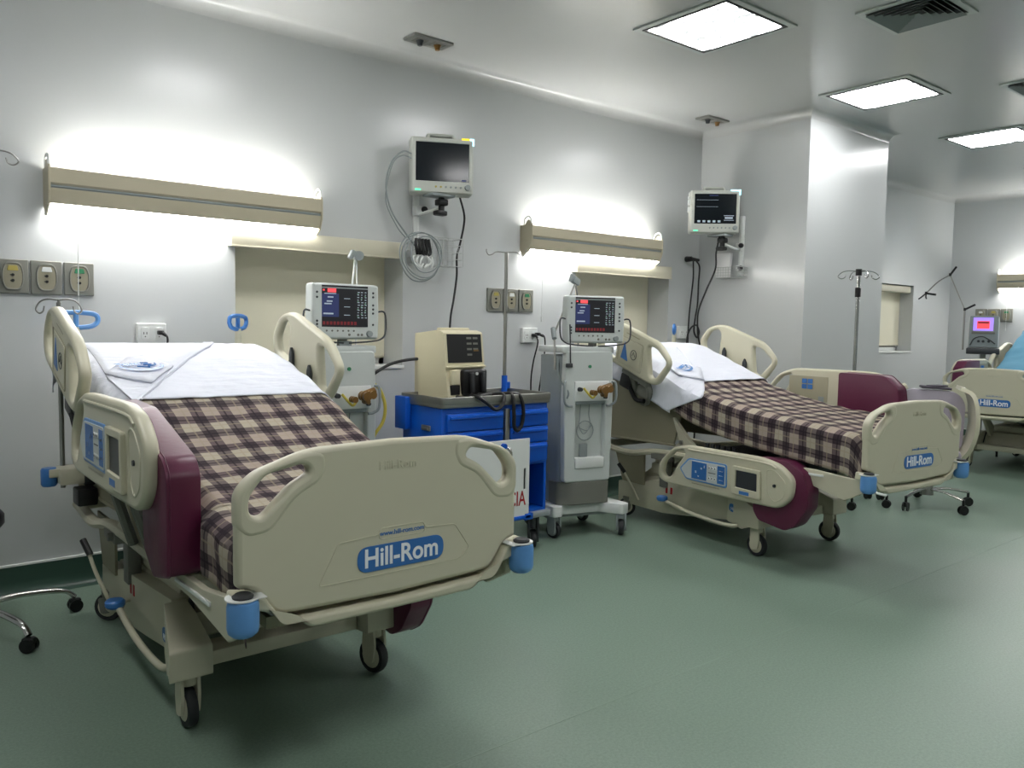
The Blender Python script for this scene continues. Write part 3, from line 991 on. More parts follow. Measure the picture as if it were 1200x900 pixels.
def bed(label, loc, rz, dz=0.0, prof=None, left=('up', 1.15, 1.035, BOL_BIG), right=('down', 1.18, .46, BOL_DOWN), base=0.0, handles=True, block=False, head=(0, 0)):
    root = thing('hospital_bed', label, 'bed', loc, rz, 'adjustable hospital beds')
    footboard(root, dz).location = (-.012 if block else .004, .02, 0)
    Z = lambda pts: [(p[0], p[1] + dz) + tuple(p[2:]) for p in pts]
    # bar under the footboard that carries the corner bumpers
    h = [(0, .637), (.378, .645, .02), (.438, .735, .02), (.520, .752, .01), (.528, .705, .01), (.45, .690, .02), (.345, .650, .02), (.295, .608, .02)]
    pts = [h[0] + (0.0,)] + h[1:] + [(-p[0],) + tuple(p[1:]) for p in h[1:]][::-1]
    slab('bumper_bar', [rpoly(Z(pts), .02)], .07, .010, M['cream'], root, MY, -.02)
    for s in (-1, 1):
        bm = NB()
        lathe(bm, [(0, -.055), (.030, -.055), (.041, -.045), (.044, -.03), (.044, .03), (.041, .042), (.030, .048), (0, .048)], (s * .500, -.018, .690 + dz), 22)
        b = obj('corner_bumper', bm, M['bluelt'], root)
        bm = NB(); lathe(bm, [(.010, .0), (.028, .0), (.030, .006), (.022, .012), (.010, .010)], (s * .500, -.018, .741 + dz), 20)
        obj('bumper_cap', bm, M['rubber'], b)
        bm = NB(); lathe(bm, [(0, 0), (.046, 0), (.046, .004), (0, .004)], (s * .500, -.010, .7375 + dz), 22)
        lohi(bm, (min(s * .44, s * .50), -.045, .7375 + dz), (max(s * .44, s * .50), .03, .7415 + dz), .002)
        obj('bumper_plate', bm, M['white'], b)
    # sleeping deck following the raised back
    def pz(y):
        return interp(prof, y)
    bm = NB()
    ys = [.04 + 2.38 * i / 24 for i in range(25)]
    rows = []
    for y in ys:
        z = pz(y) - .205
        rows.append([bm.verts.new(v) for v in ((-.41, y, z), (.41, y, z), (.41, y, z - .035), (-.41, y, z - .035))])
    for A, B in zip(rows, rows[1:]):
        for k in range(4):
            bm.faces.new((A[k], A[(k + 1) % 4], B[(k + 1) % 4], B[k]))
    bm.faces.new(rows[0]); bm.faces.new(rows[-1][::-1])
    bmesh.ops.recalc_face_normals(bm, faces=bm.faces)
    obj('bed_deck', bm, M['back'], root)
    bm = NB()
    rows = []
    for y in ys:
        z = pz(y) - .012
        w = .425
        rows.append([bm.verts.new(v) for v in ((-w + .03, y, z), (w - .03, y, z), (w, y, z - .03), (w, y, z - .165), (w - .03, y, z - .19), (-w + .03, y, z - .19), (-w, y, z - .165), (-w, y, z - .03))])
    for A, B in zip(rows, rows[1:]):
        for k in range(8):
            bm.faces.new((A[k], A[(k + 1) % 8], B[(k + 1) % 8], B[k]))
    bm.faces.new(rows[0]); bm.faces.new(rows[-1][::-1])
    bmesh.ops.recalc_face_normals(bm, faces=bm.faces)
    obj('mattress', bm, M['mattress'], root)
    # foot section side frames and main frame
    for s in (-1, 1):
        bm = NB()
        prism(bm, [(.02, .625 + dz), (.02, .70 + dz), (.12, .70 + dz), (.35, .665), (.95, .655), (.95, .60), (.50, .60), (.14, .56 + dz)], s * .475 - .012, s * .475 + .012, 'x', .004, 1)
        lohi(bm, (s * .44 - .03, .15, .60 + dz), (s * .44 + .03, .16, .66 + dz))
        f = obj('foot_frame', bm, M['cream2'], root)
        bm = NB(); box(bm, (s * .49, .45, .632), (.008, .34, .014), (-.02, 0, 0), .002)
        obj('frame_slot', bm, M['white'], f)
        bm = NB()
        tube(bm, [(s * .43, .60, .585), (s * .43, 1.2, .585), (s * .43, 1.75, .575), (s * .44, 2.05, .53), (s * .44, 2.40, .555)], .030, 8, 5, flat=.8)
        obj('main_frame', bm, M['cream2'], root)
        # curved cover where the back section hinges
        bm = NB()
        prism(bm, rpoly([(1.28, .60), (1.42, .70), (1.60, .86), (1.52, .68), (1.62, .60)], .02, 3), s * .425 - .015, s * .425 + .015, 'x', .004, 1)
        hg = obj('hinge_plate', bm, M['cream2'], root)
        bm = NB(); cyl(bm, (s * .44, 1.50, .68), (s * .452, 1.50, .68), .018, .016, 12)
        obj('hinge_bolt', bm, M['steel'], hg)
        bm = NB()
        lohi(bm, (s * .35 - .03, 1.70, .30), (s * .35 + .03, 1.78, .56), .006)
        lohi(bm, (s * .44 - .015, 1.60, .52), (s * .44 + .03, 1.80, .575), .006)
        cyl(bm, (s * .455, 1.64, .55), (s * .475, 1.64, .55), .02, .018, 12)
        obj('lift_bracket', bm, M['warmgrey'], root)
    for ya, yb, za, zb in ((.13, .17, .585 + dz, .635 + dz), (.92, .98, .58, .62), (2.36, 2.42, .53, .58)):
        obj('frame_crossbar', lohi(NB(), (-.43, ya, za), (.43, yb, zb), .006), M['cream2'], root)
    # underside boxes and actuators of the deck
    bm = NB()
    for a, b in ((.5, .80), (1.0, 1.3)):
        lohi(bm, (-.33, a, .60), (.33, b, .66), .01)
    for k in range(6):
        lohi(bm, (-.415, 1.02 + k * .05, .665), (-.395, 1.045 + k * .05, .70))
    cyl(bm, (.08, .60, .56), (.08, 1.55, .42), .035, .03, 12)
    cyl(bm, (-.10, 1.2, .56), (-.10, 2.0, .42), .035, .03, 12)
    obj('actuator_boxes', bm, M['darkmetal'], root)
    hb = slab('headboard', [rpoly([(-.43, .60), (.43, .60), (.43, 1.15), (.36, 1.24), (-.36, 1.24), (-.43, 1.15)], .06)], .04, .012, M['back'], root, MY, -2.45)
    # back section side skins (beige triangle below the raised back, shade painted in as olive)
    for s in (-1, 1):
        bm = NB()
        P = [(1.55, pz(1.55) - .25), (2.40, pz(2.40) - .25), (2.44, .66), (2.40, .615), (1.62, .635)]
        prism(bm, P, s * .395 - .008, s * .395 + .008, 'x')
        sk = obj('back_skirt', bm, M['back'], root)
        bm = NB(); tube(bm, [(s * .402, 2.42, .622), (s * .402, 1.60, .642)], .010, 6)
        obj('skirt_edge', bm, M['back'], sk)
    # head rails and middle rails
    for s in (-1, 1):
        head_rail(root, s, head[0], head[1])
    for s, cfg in ((-1, left), (1, right)):
        if cfg:
            st, y0, z0, poly = cfg
            mid_rail(root, s, y0, z0, st == 'up')
            if poly:
                bolster(root, s, poly, y0, z0)
    # base: side beams, centre pan, leg covers, casters
    B = base
    for s in (-1, 1):
        bm = NB()
        poly = [(2.26 + B, .10), (2.26 + B, .27), (2.02 + B, .29), (1.86 + B, .335), (1.10 + B, .395), (1.09 + B, .185), (1.45 + B, .135), (1.75 + B, .10)]
        prism(bm, rpoly(poly, .015, 3), s * .33 - .035, s * .33 + .035, 'x', .006, 2)
        bc = obj('base_cover', bm, M['cream2'], root)
        bm = NB()
        for q in range(2):
            lohi(bm, (s * .366 - .002, 1.70 + B - q * .05, .26), (s * .366 + .002, 1.72 + B - q * .05, .31))
        obj('warning_marks', bm, M['red'], bc)
        bm = NB()
        poly = [(1.085 + B, .185), (1.085 + B, .398), (.96 + B, .380), (.76 + B, .318), (.755 + B, .205), (.86 + B, .195), (.93 + B, .165)]
        T0, T1 = (s * .295, s * .45) if s > 0 else (s * .45, s * .295)
        prism(bm, rpoly(poly, .012, 3), T0, T1, 'x', .010, 2)
        for v in bm.verts:                       # the cover narrows towards the head
            t = min(1, max(0, (v.co.y - .76 - B) / .32))
            v.co.x = s * (abs(v.co.x) - .35) * (1 - .45 * t) + s * (.375 - .03 * t) + 0 * s
        leg = obj('leg_cover', bm, M['cream2'], root)
        xs_ = s * .367 + s * .002
        bd = slab('base_badge', [rpoly([(.92 + B - .0, .245), (1.06 + B, .262), (1.06 + B, .318), (.92 + B, .298)], .025, 5)], .004, .001, M['bluelogo'], leg, MX, s * .412)
        Tm = Matrix(((0, 0, s * 1.0, s * .4145), (-s * -1.0 * (1 if s > 0 else 1), 0, 0, .99 + B), (0, 1, 0, .280), (0, 0, 0, 1))) if s > 0 else Matrix(((0, 0, -1, -.4145), (-1, 0, 0, .99 + B), (0, 1, 0, .280), (0, 0, 0, 1)))
        lettering('badge_lettering', 'Hill-Rom', .030, M['text'], bd, Tm, .0006, .0004)
        caster(root, s * .39, .83 + B, .075, 0.0 if s < 0 else .25, M['cream'], .215)
        caster(root, s * .36, 2.16 + B, .07, .8, M['warmgrey'], .12)
        # blue brake pedal on its curved bar
        bm = NB()
        tube(bm, [(s * .43, 1.66 + B, .215), (s * .435, 1.35 + B, .175), (s * .43, 1.05 + B, .165), (s * .41, .97 + B, .185), (s * .36, .95 + B, .21)], .014, 10, 5)
        pb = obj('pedal_bar', bm, M['cream'], root)
        bm = NB(); lathe(bm, [(0, -.018), (.034, -.018), (.042, -.008), (.042, .010), (.034, .018), (0, .020)], (s * .44, 1.68 + B, .235), 20)
        obj('brake_pedal', bm, M['blue'], pb)
        bm = NB(); lathe(bm, [(0, -.030), (.030, -.030), (.040, -.018), (0, -.017)], (s * .44, 1.68 + B, .235), 20)
        tube(bm, [(s * .44, 1.70 + B, .23), (s * .36, 1.74 + B, .22)], .010, 8)
        obj('pedal_hub', bm, M['cream'], pb)
    bm = NB()
    lohi(bm, (-.31, .83 + B, .205), (.31, .96 + B, .262), .008)
    obj('base_crossbar', bm, M['cream2'], root)
    bm = NB()
    prism(bm, rpoly([(1.05 + B, .24), (1.12 + B, .39), (1.85 + B, .36), (2.2 + B, .29), (2.2 + B, .14), (1.3 + B, .15)], .02, 3), -.30, .30, 'x', .008)
    lohi(bm, (-.31, 1.18 + B, .37), (.31, 1.95 + B, .46), .02)
    lohi(bm, (-.27, 1.45 + B, .44), (.27, 1.95 + B, .54), .02)
    obj('base_pan', bm, M['cream2'], root)
    for s in (-1, 1):
        bm = NB()
        prism(bm, rpoly([(1.08 + B, .33), (1.15 + B, .44), (.62, .60), (.48, .60), (.60, .52)], .02, 3), s * .27 - .018, s * .27 + .018, 'x', .005)
        la = obj('lift_arm', bm, M['cream2'], root)
        bm = NB(); cyl(bm, (s * .29, 1.08 + B, .38), (s * .302, 1.08 + B, .38), .022, .018, 12)
        tube(bm, [(s * .30, 1.07 + B, .40), (s * .30, 1.02 + B, .34), (s * .30, .98 + B, .27)], .006, 6, 3)
        obj('arm_pin', bm, M['darkmetal'], la)
        bm = NB()
        prism(bm, rpoly([(2.0 + B, .25), (2.12 + B, .30), (1.75, .56), (1.60, .56)], .02, 3), s * .27 - .018, s * .27 + .018, 'x', .005)
        obj('lift_arm', bm, M['cream2'], root)
        bm = NB()                                   # thin sliding covers
        prism(bm, [(1.95 + B, .28), (2.2 + B, .28), (2.30, .53), (1.95, .53)], s * .37 - .006, s * .37 + .006, 'x')
        obj('side_shroud', bm, M['back'], root)
        # crank lever at the head end
        bm = NB()
        tube(bm, [(s * .40, 1.98 + B, .16), (s * .44, 2.03 + B, .28), (s * .46, 2.10 + B, .38)], .009, 8, 4)
        lv = obj('steering_lever', bm, M['cream2'], root)
        bm = NB(); tube(bm, [(s * .455, 2.085 + B, .365), (s * .475, 2.14 + B, .43)], .016, 8)
        obj('lever_grip', bm, M['black'], lv)
    if handles:
        for s in (-1, 1):
            T = Matrix.Translation((s * .42, 2.47, 1.495)) @ Matrix.Rotation(RD(-12 if s < 0 else 42), 4, 'Z')
            bm = NB()
            L = [(-.10, 0, .0), (-.085, 0, .032), (0, 0, .040), (.085, 0, .032), (.10, 0, 0), (.078, 0, -.026), (.03, 0, -.036), (-.03, 0, -.036), (-.078, 0, -.026)]
            P = smooth_path(L + [L[0]], 4)[:-1]
            tube(bm, P, .0125, 8, closed=True)
            cyl(bm, (0, 0, -.04), (0, 0, .038), .013, .013, 8)
            bmesh.ops.transform(bm, matrix=T, verts=bm.verts)
            h_ = obj('push_handle', bm, M['blue'] if s > 0 else M['bluelt'], root)
            bm = NB(); cyl(bm, (s * .42, 2.47, 1.16), (s * .42, 2.47, 1.46), .022, .017, 12)
            obj('handle_stem', bm, M['cream'], h_)
    if block:
        bm = NB()
        lohi(bm, (-.56, 2.17, .70), (-.44, 2.30, .78), .008)
        lohi(bm, (-.60, 2.21, .735), (-.54, 2.29, .775), .004)
        bl = obj('corner_block', bm, M['cream2'], root)
        bm = NB(); lathe(bm, [(0, -.045), (.03, -.045), (.036, -.035), (.036, .035), (.03, .045), (0, .045)], (-.595, 2.25, .735), 18)
        obj('corner_roller', bm, M['blue'], bl)
        bm = NB(); lohi(bm, (-.455, 2.16, .69), (-.41, 2.31, .79), .006)
        lohi(bm, (-.50, 2.10, .60), (-.41, 2.22, .685), .01)
        obj('block_clamp', bm, M['black'], bl)
    return root

def interp(P, y):
    if y <= P[0][0]:
        return P[0][1]
    for a, b in zip(P, P[1:]):
        if y <= b[0]:
            t = (y - a[0]) / (b[0] - a[0])
            return a[1] * (1 - t) + b[1] * t
    return P[-1][1]
def smoothprof(P, n=10):
    pts = smooth_path([(a, b, 0) for a, b in P], n)
    return [(p.x, p.y) for p in pts]

PROF1 = smoothprof([(.0, .85), (.45, .885), (.93, .985), (1.38, 1.155), (1.80, 1.285), (2.15, 1.352), (2.45, 1.355)])
PROF2 = smoothprof([(.0, .885), (.45, .93), (.91, .975), (1.35, 1.06), (1.60, 1.15), (1.90, 1.26), (2.15, 1.34), (2.45, 1.36)])
PROF3 = smoothprof([(.0, .90), (.6, .93), (1.15, 1.0), (1.45, 1.15), (1.9, 1.42), (2.25, 1.60), (2.45, 1.64)])
B1, B2, B3 = ((1.31, 2.17, 0), 0.0), ((4.935, 2.198, 0), -.097), ((9.25, 3.38, 0), -pi / 2)
bed('cream hospital bed nearest the camera, foot end facing us at the left', B1[0], B1[1], 0.0, PROF1, ('up', 1.15, 1.035, BOL_BIG), ('down', 1.28, .45, BOL_DOWN), block=True)
bed('second cream hospital bed, middle of the room, near rail lowered', B2[0], B2[1], -.047, PROF2, ('down', 1.0, .55, BOL_DOWN), ('up', 1.0, 1.045, BOL_UP), head=(0, -.015))
bed('far cream hospital bed with blue linen, cut by the right edge', B3[0], B3[1], 0.0, PROF3, ('up', 1.0, 1.03, BOL_UP), ('up', 1.0, 1.03, BOL_UP), base=-.30, head=(-.05, -.16))

# ------------------------------------------------------------------ bed linen
def cloth_point(prof, s, y, hw, r, off):
    """s runs across the bed; beyond the mattress edge the cloth turns down"""
    z = interp(prof, y)
    sg = -1 if s < 0 else 1
    a = abs(s)
    flat = hw - r
    if a <= flat:
        return Vector((s, y, z + off))
    t = a - flat
    if t < r * pi / 2:
        q = t / r
        return Vector((sg * (flat + (r + off) * sin(q)), y, z - r + (r + off) * cos(q)))
    d = t - r * pi / 2
    return Vector((sg * (flat + r + off), y, z - r - d))

def cloth(name, m, prof, s0, s1, y0, y1, ns, ny, hwL=.44, hwR=.44, r=.04, off=.004, wr=.006, seed=0, parent=None, thick=.004, footdrop=0.0, headdrop=0.0, wscale=(3, 9), rot=.4, bulge=0.0, uvo=(0, 0)):
    """s0,s1,y0,y1 may be functions: s of y, y of s-fraction"""
    bm = NB()
    uvl = bm.loops.layers.uv.new('UVMap')
    G, U = [], {}
    fy0 = y0 if callable(y0) else (lambda f: y0)
    fy1 = y1 if callable(y1) else (lambda f: y1)
    for j in range(ny + 1):
        row = []
        for i in range(ns + 1):
            f = i / ns
            A, B = fy0(f), fy1(f)
            y = A + (B - A) * j / ny
            a = s0(y) if callable(s0) else s0
            b = s1(y) if callable(s1) else s1
            s = a + (b - a) * f
            hl = hwL(y) if callable(hwL) else hwL
            hr = hwR(y) if callable(hwR) else hwR
            p = cloth_point(prof, s, y, hl if s < 0 else hr, r, off)
            w = noise.noise(Vector((s * wscale[0] * cos(rot) + y * wscale[0] * sin(rot) + seed, (y * cos(rot) - s * sin(rot)) * wscale[1], seed * 1.7)))
            w += .5 * noise.noise(Vector((s * 11 + seed, y * 14, seed)))
            side_ = abs(s) > (hl if s < 0 else hr)
            if side_:
                p.x += (1 if s > 0 else -1) * (wr * 1.6 * (w + .5) + bulge)
            else:
                p.z += wr * w
            if footdrop and y < A + .10:
                t = (A + .10 - y) / .10
                p.z -= footdrop * t * t
            if headdrop and y > B - .08:
                t = (y - B + .08) / .08
                p.z -= headdrop * t * t
            v = bm.verts.new(p)
            U[v] = (s + uvo[0], y + uvo[1])
            row.append(v)
        G.append(row)
    for j in range(ny):
        for i in range(ns):
            bm.faces.new((G[j][i], G[j][i + 1], G[j + 1][i + 1], G[j + 1][i]))
    for f in bm.faces:
        for lp in f.loops:
            lp[uvl].uv = U[lp.vert]
    o = obj(name, bm, m, parent)
    if thick:
        md = o.modifiers.new('thickness', 'SOLIDIFY')
        md.thickness = thick
        md.offset = 1
    return o

def place(o, B):
    o.location = B[0]
    o.rotation_euler = (0, 0, B[1])
    return o

def emblem(parent, T, k=1.0, m=None):
    """blue oval mark printed on the turned corner of a sheet: swoosh ring, hatched wing and a script squiggle"""
    m = m or M['bluelogo']
    bm = NB()
    n = 26
    prev = None
    for i in range(n + 1):
        a = pi * (1.02 - 1.25 * i / n)
        a = pi * .95 + (pi * 1.15) * i / n
        w = .004 + .006 * sin(pi * i / n)
        c, s = cos(a), sin(a)
        p = [bm.verts.new(((.085 - w) * c, (.050 - w) * s, .0012)), bm.verts.new(((.085 + w) * c, (.050 + w) * s, .0012))]
        if prev:
            bm.faces.new((prev[0], prev[1], p[1], p[0]))
        prev = p
    for q in range(5):                       # hatched wing
        x = -.075 + q * .016
        box(bm, (x + .012, .018 + q * .002, .0010), (.012, .034 - abs(q - 2) * .004, .0012), (0, 0, .3))
    tri = [bm.verts.new(v) for v in ((-.105, .030, .001), (-.078, .044, .001), (-.070, .010, .001))]
    bm.faces.new(tri)
    tube(bm, [(.005, .034, .002), (.035, .032, .002), (.012, .012, .002), (.045, .014, .002), (.025, -.008, .002), (.060, .006, .002), (.062, .026, .002)], .0032, 5, 4)
    tube(bm, [(-.020, -.010, .002), (.005, -.016, .002), (.030, -.022, .002)], .003, 5, 3)
    bmesh.ops.transform(bm, matrix=T @ Matrix.Diagonal((k, k, k, 1)), verts=bm.verts)
    return obj('printed_emblem', bm, m, parent)

def surf_T(prof, x, y, rz, off):
    z = interp(prof, y)
    dz_ = (interp(prof, y + .02) - interp(prof, y - .02)) / .04
    return Matrix.Translation((x, y, z + off)) @ Matrix.Rotation(math.atan(dz_), 4, 'X') @ Matrix.Rotation(rz, 4, 'Z')

def patch(name, m, prof, poly, off, parent, thick=.006, sub=5):
    """flat folded piece of cloth lying on the bed, outline given in bed x,y"""
    bm = NB()
    vs = [bm.verts.new((x, y, 0)) for x, y in poly]
    bm.faces.new(vs)
    bmesh.ops.triangulate(bm, faces=bm.faces[:])
    bmesh.ops.subdivide_edges(bm, edges=bm.edges[:], cuts=sub, use_grid_fill=True)
    for v in bm.verts:
        v.co.z = interp(prof, v.co.y) + off + .003 * noise.noise(Vector((v.co.x * 9, v.co.y * 14, off)))
    bmesh.ops.recalc_face_normals(bm, faces=bm.faces)
    for f in bm.faces:
        if f.normal.z < 0:
            f.normal_flip()
    o = obj(name, bm, m, parent)
    md = o.modifiers.new('thickness', 'SOLIDIFY')
    md.thickness = thick
    md.offset = 1
    return o

# bed one
def b1_left(y):          # the blanket narrows beside the raised maroon bolster
    return .455 if y < .40 else (.415 if y > .50 else .455 - .04 * (y - .40) / .10)
bl = cloth('plaid_blanket', M['plaid'], PROF1, lambda y: -(.62 if y < .45 else .50), .56, .045, 1.42, 60, 70, b1_left, .45, .045, .006, .007, 3, footdrop=.10, bulge=.004)
place(tag(bl, 'brown and cream plaid blanket on the bed nearest the camera', 'blanket'), B1)
sh = cloth('white_sheet', M['sheet'], PROF1, lambda y: -.56, .52, lambda f: 1.38 - (.0 if f > .14 else .06 * (1 - f / .14)), 2.46, 60, 60, lambda y: .44 + .075 * min(1, max(0, (y - 1.40) / .25)), .45, .05, .016, .008, 7, headdrop=.16)
place(tag(sh, 'white sheet over the raised head of the bed nearest the camera', 'bed sheet'), B1)
fold = patch('folded_corner', M['sheet'], PROF1, [(-.43, 1.35), (-.395, 1.37), (-.20, 1.63), (.13, 2.10), (.20, 2.25), (.10, 2.40), (-.44, 2.40), (-.47, 1.6)], .020, sh, .005, 6)
bm = NB()
tube(bm, [(x, y, interp(PROF1, y) + .027) for x, y in [(-.40, 1.36)] + [(-.395 + .525 * t / 14, 1.375 + .725 * t / 14) for t in range(15)] + [(.20, 2.25), (.18, 2.34)]], .0055, 6)
obj('folded_hem', bm, M['sheet'], sh)
pt = patch('turned_flap', M['sheet'], PROF1, [(-.475, 1.625), (-.315, 1.515), (-.17, 1.70), (-.25, 1.87), (-.335, 1.83)], .030, sh, .008, 5)
emblem(pt, surf_T(PROF1, -.315, 1.675, .06, .0465), 1.05)

# bed two
bl = cloth('plaid_blanket', M['plaid'], PROF2, -.66, .60, .045, lambda f: 1.56 if f > .30 else 1.56, 66, 70, .45, .45, .045, .006, .007, 11, footdrop=.10, bulge=.010, uvo=(.03, .05))
place(tag(bl, 'brown and cream plaid blanket hanging over the side of the second bed', 'blanket'), B2)
def b2_hem(f):
    s = -.66 + 1.20 * f
    if s > -.24:
        return 1.475
    if s > -.44:
        return 1.475 - .20 * (-.24 - s) / .20
    return 1.275 + .30 * min(1, (-.44 - s) / .20) ** .8
sh = cloth('white_sheet', M['sheet'], PROF2, -.68, .54, b2_hem, 2.46, 66, 60, .45, .45, .05, .022, .008, 19, headdrop=.16, bulge=.012)
place(tag(sh, 'white sheet over the raised head of the second bed', 'bed sheet'), B2)
bm = NB()
tube(bm, [(-.25 + .32 * (k / 14) ** 1.0, 1.46 + .62 * k / 14, interp(PROF2, 1.46 + .62 * k / 14) + .027) for k in range(15)], .006, 6)
obj('folded_hem', bm, M['sheet'], sh)
pt = patch('turned_flap', M['sheet'], PROF2, [(-.40, 1.72), (-.44, 1.55), (-.27, 1.465), (-.10, 1.66), (-.28, 1.80)], .034, sh, .008, 5)
emblem(pt, surf_T(PROF2, -.285, 1.64, .45, .051), .95, M['bluelt'])

# bed three
sh = cloth('blue_sheet', M['bluesheet'], PROF3, -.52, .52, .06, 2.46, 50, 60, .45, .45, .05, .008, .012, 31, headdrop=.2)
place(tag(sh, 'blue sheet on the raised back of the far bed', 'bed sheet'), B3)

# ------------------------------------------------------------------ intravenous poles
def hook_ring(t, z, arms, span=.11, m=M['chrome']):
    for a in arms:
        bm = NB()
        c, s = cos(a), sin(a)
        P = [(0, z), (span * .5, z + .004), (span * .85, z - .010), (span * 1.05, z - .045), (span * .9, z - .065), (span * .72, z - .055), (span * .66, z - .030)]
        tube(bm, [(r * c, r * s, zz) for r, zz in P], .0042, 8, 5)
        obj('bag_hook', bm, m, t)

t = thing('drip_pole', 'steel drip pole with two hooks at the head of the first bed', 'drip pole', (B1[0][0] - .53, B1[0][1] + 2.28, .72), 0)
bm = NB(); cyl(bm, (0, 0, -.05), (0, 0, .86), .0115, seg=12)
obj('pole', bm, M['steel'], t)
bm = NB(); lohi(bm, (-.022, -.018, .78), (.022, .018, .835), .006)
obj('pole_collar', bm, M['black'], t)
bm = NB(); cyl(bm, (0, 0, .83), (0, 0, .875), .007, seg=8); obj('pole_tip', bm, M['steel'], t)
hook_ring(t, .872, (RD(-38), RD(142)), .105, M['steel'])

t = thing('drip_pole', 'steel drip pole clamped to the rear corner of the blue cart', 'drip pole', (3.60, 4.50, 1.02), 0)
bm = NB(); cyl(bm, (0, 0, -.25), (0, 0, 1.0), .013, seg=12)
obj('pole', bm, M['steel'], t)
for sg in (-1, 1):
    bm = NB()
    c, s = cos(RD(-30)) * sg, sin(RD(-30)) * sg
    tube(bm, [(0, 0, 1.0), (.07 * c, .07 * s, 1.003), (.10 * c, .10 * s, .985), (.125 * c, .125 * s, .98), (.14 * c, .14 * s, 1.0), (.142 * c, .142 * s, 1.02)], .004, 8, 5)
    obj('bag_hook', bm, M['steel'], t)
bm = NB(); cyl(bm, (0, 0, .01), (0, 0, .13), .021, seg=12); box(bm, (.025, -.01, .06), (.03, .02, .05), None, .005)
obj('pole_clamp', bm, M['cart'], t)

t = thing('drip_pole', 'wheeled steel drip pole standing behind the second bed', 'drip pole', (6.74, 3.56, 0), 0)
bm = NB(); cyl(bm, (0, 0, .10), (0, 0, 1.98), .0155, seg=14); cyl(bm, (0, 0, .10), (0, 0, .26), .035, .026, seg=14)
obj('pole', bm, M['chrome'], t)
bm = NB(); cyl(bm, (0, 0, 1.80), (0, 0, 1.88), .024, seg=12); cyl(bm, (0, 0, 1.85), (-.06, -.03, 1.85), .014, .02, seg=10)
obj('height_clamp', bm, M['black'], t)
bm = NB(); cyl(bm, (0, 0, 1.985), (0, 0, 2.04), .026, seg=12)
obj('hook_hub', bm, M['black'], t)
hook_ring(t, 2.02, (RD(-38), RD(142), RD(52), RD(232)), .17)
def star_base(t, n, R_, z, a0, m, wheel=.035, drop=.02, tip=.07, nm='base_leg'):
    for k in range(n):
        a = a0 + k * 2 * pi / n
        c, s = cos(a), sin(a)
        bm = NB()
        tube(bm, [(0, 0, z), (R_ * .5 * c, R_ * .5 * s, z + .0), (R_ * c, R_ * s, z - drop)], .016, 8, 3, flat=.7)
        lg = obj(nm, bm, m, t)
        bm = NB()
        x, y = R_ * c, R_ * s
        ta = a + 1.1 * k
        for q in (-1, 1):
            ox, oy = -sin(ta) * .013 * q, cos(ta) * .013 * q
            cyl(bm, (x + ox - sin(ta) * .008 * q, y + oy + cos(ta) * .008 * q, wheel), (x + ox, y + oy, wheel), wheel, seg=14)
        cyl(bm, (x, y, wheel), (x, y, z - drop + .004), .011, seg=8)
        box(bm, (x, y, wheel * 1.5), (wheel * 1.3, .022, wheel), (0, 0, ta), .006)
        obj('swivel_caster', bm, M['black'], lg)
star_base(t, 5, .31, .125, RD(-75), M['whitetrim'])

t = thing('drip_pole', 'drip hooks showing at the upper left edge of the photo', 'drip pole', (.535, 4.84, 0), 0)
bm = NB(); cyl(bm, (0, 0, 1.75), (0, 0, 2.33), .013, seg=12)
obj('pole', bm, M['chrome'], t)
for z in (1.80, 2.15):
    bm = NB(); lohi(bm, (-.02, -.015, z), (.02, D - 4.84 - .001, z + .04), .004)
    obj('wall_holder', bm, M['darkmetal'], t)
hook_ring(t, 2.33, (RD(-30), RD(150), RD(60), RD(240)), .15, M['steel'])

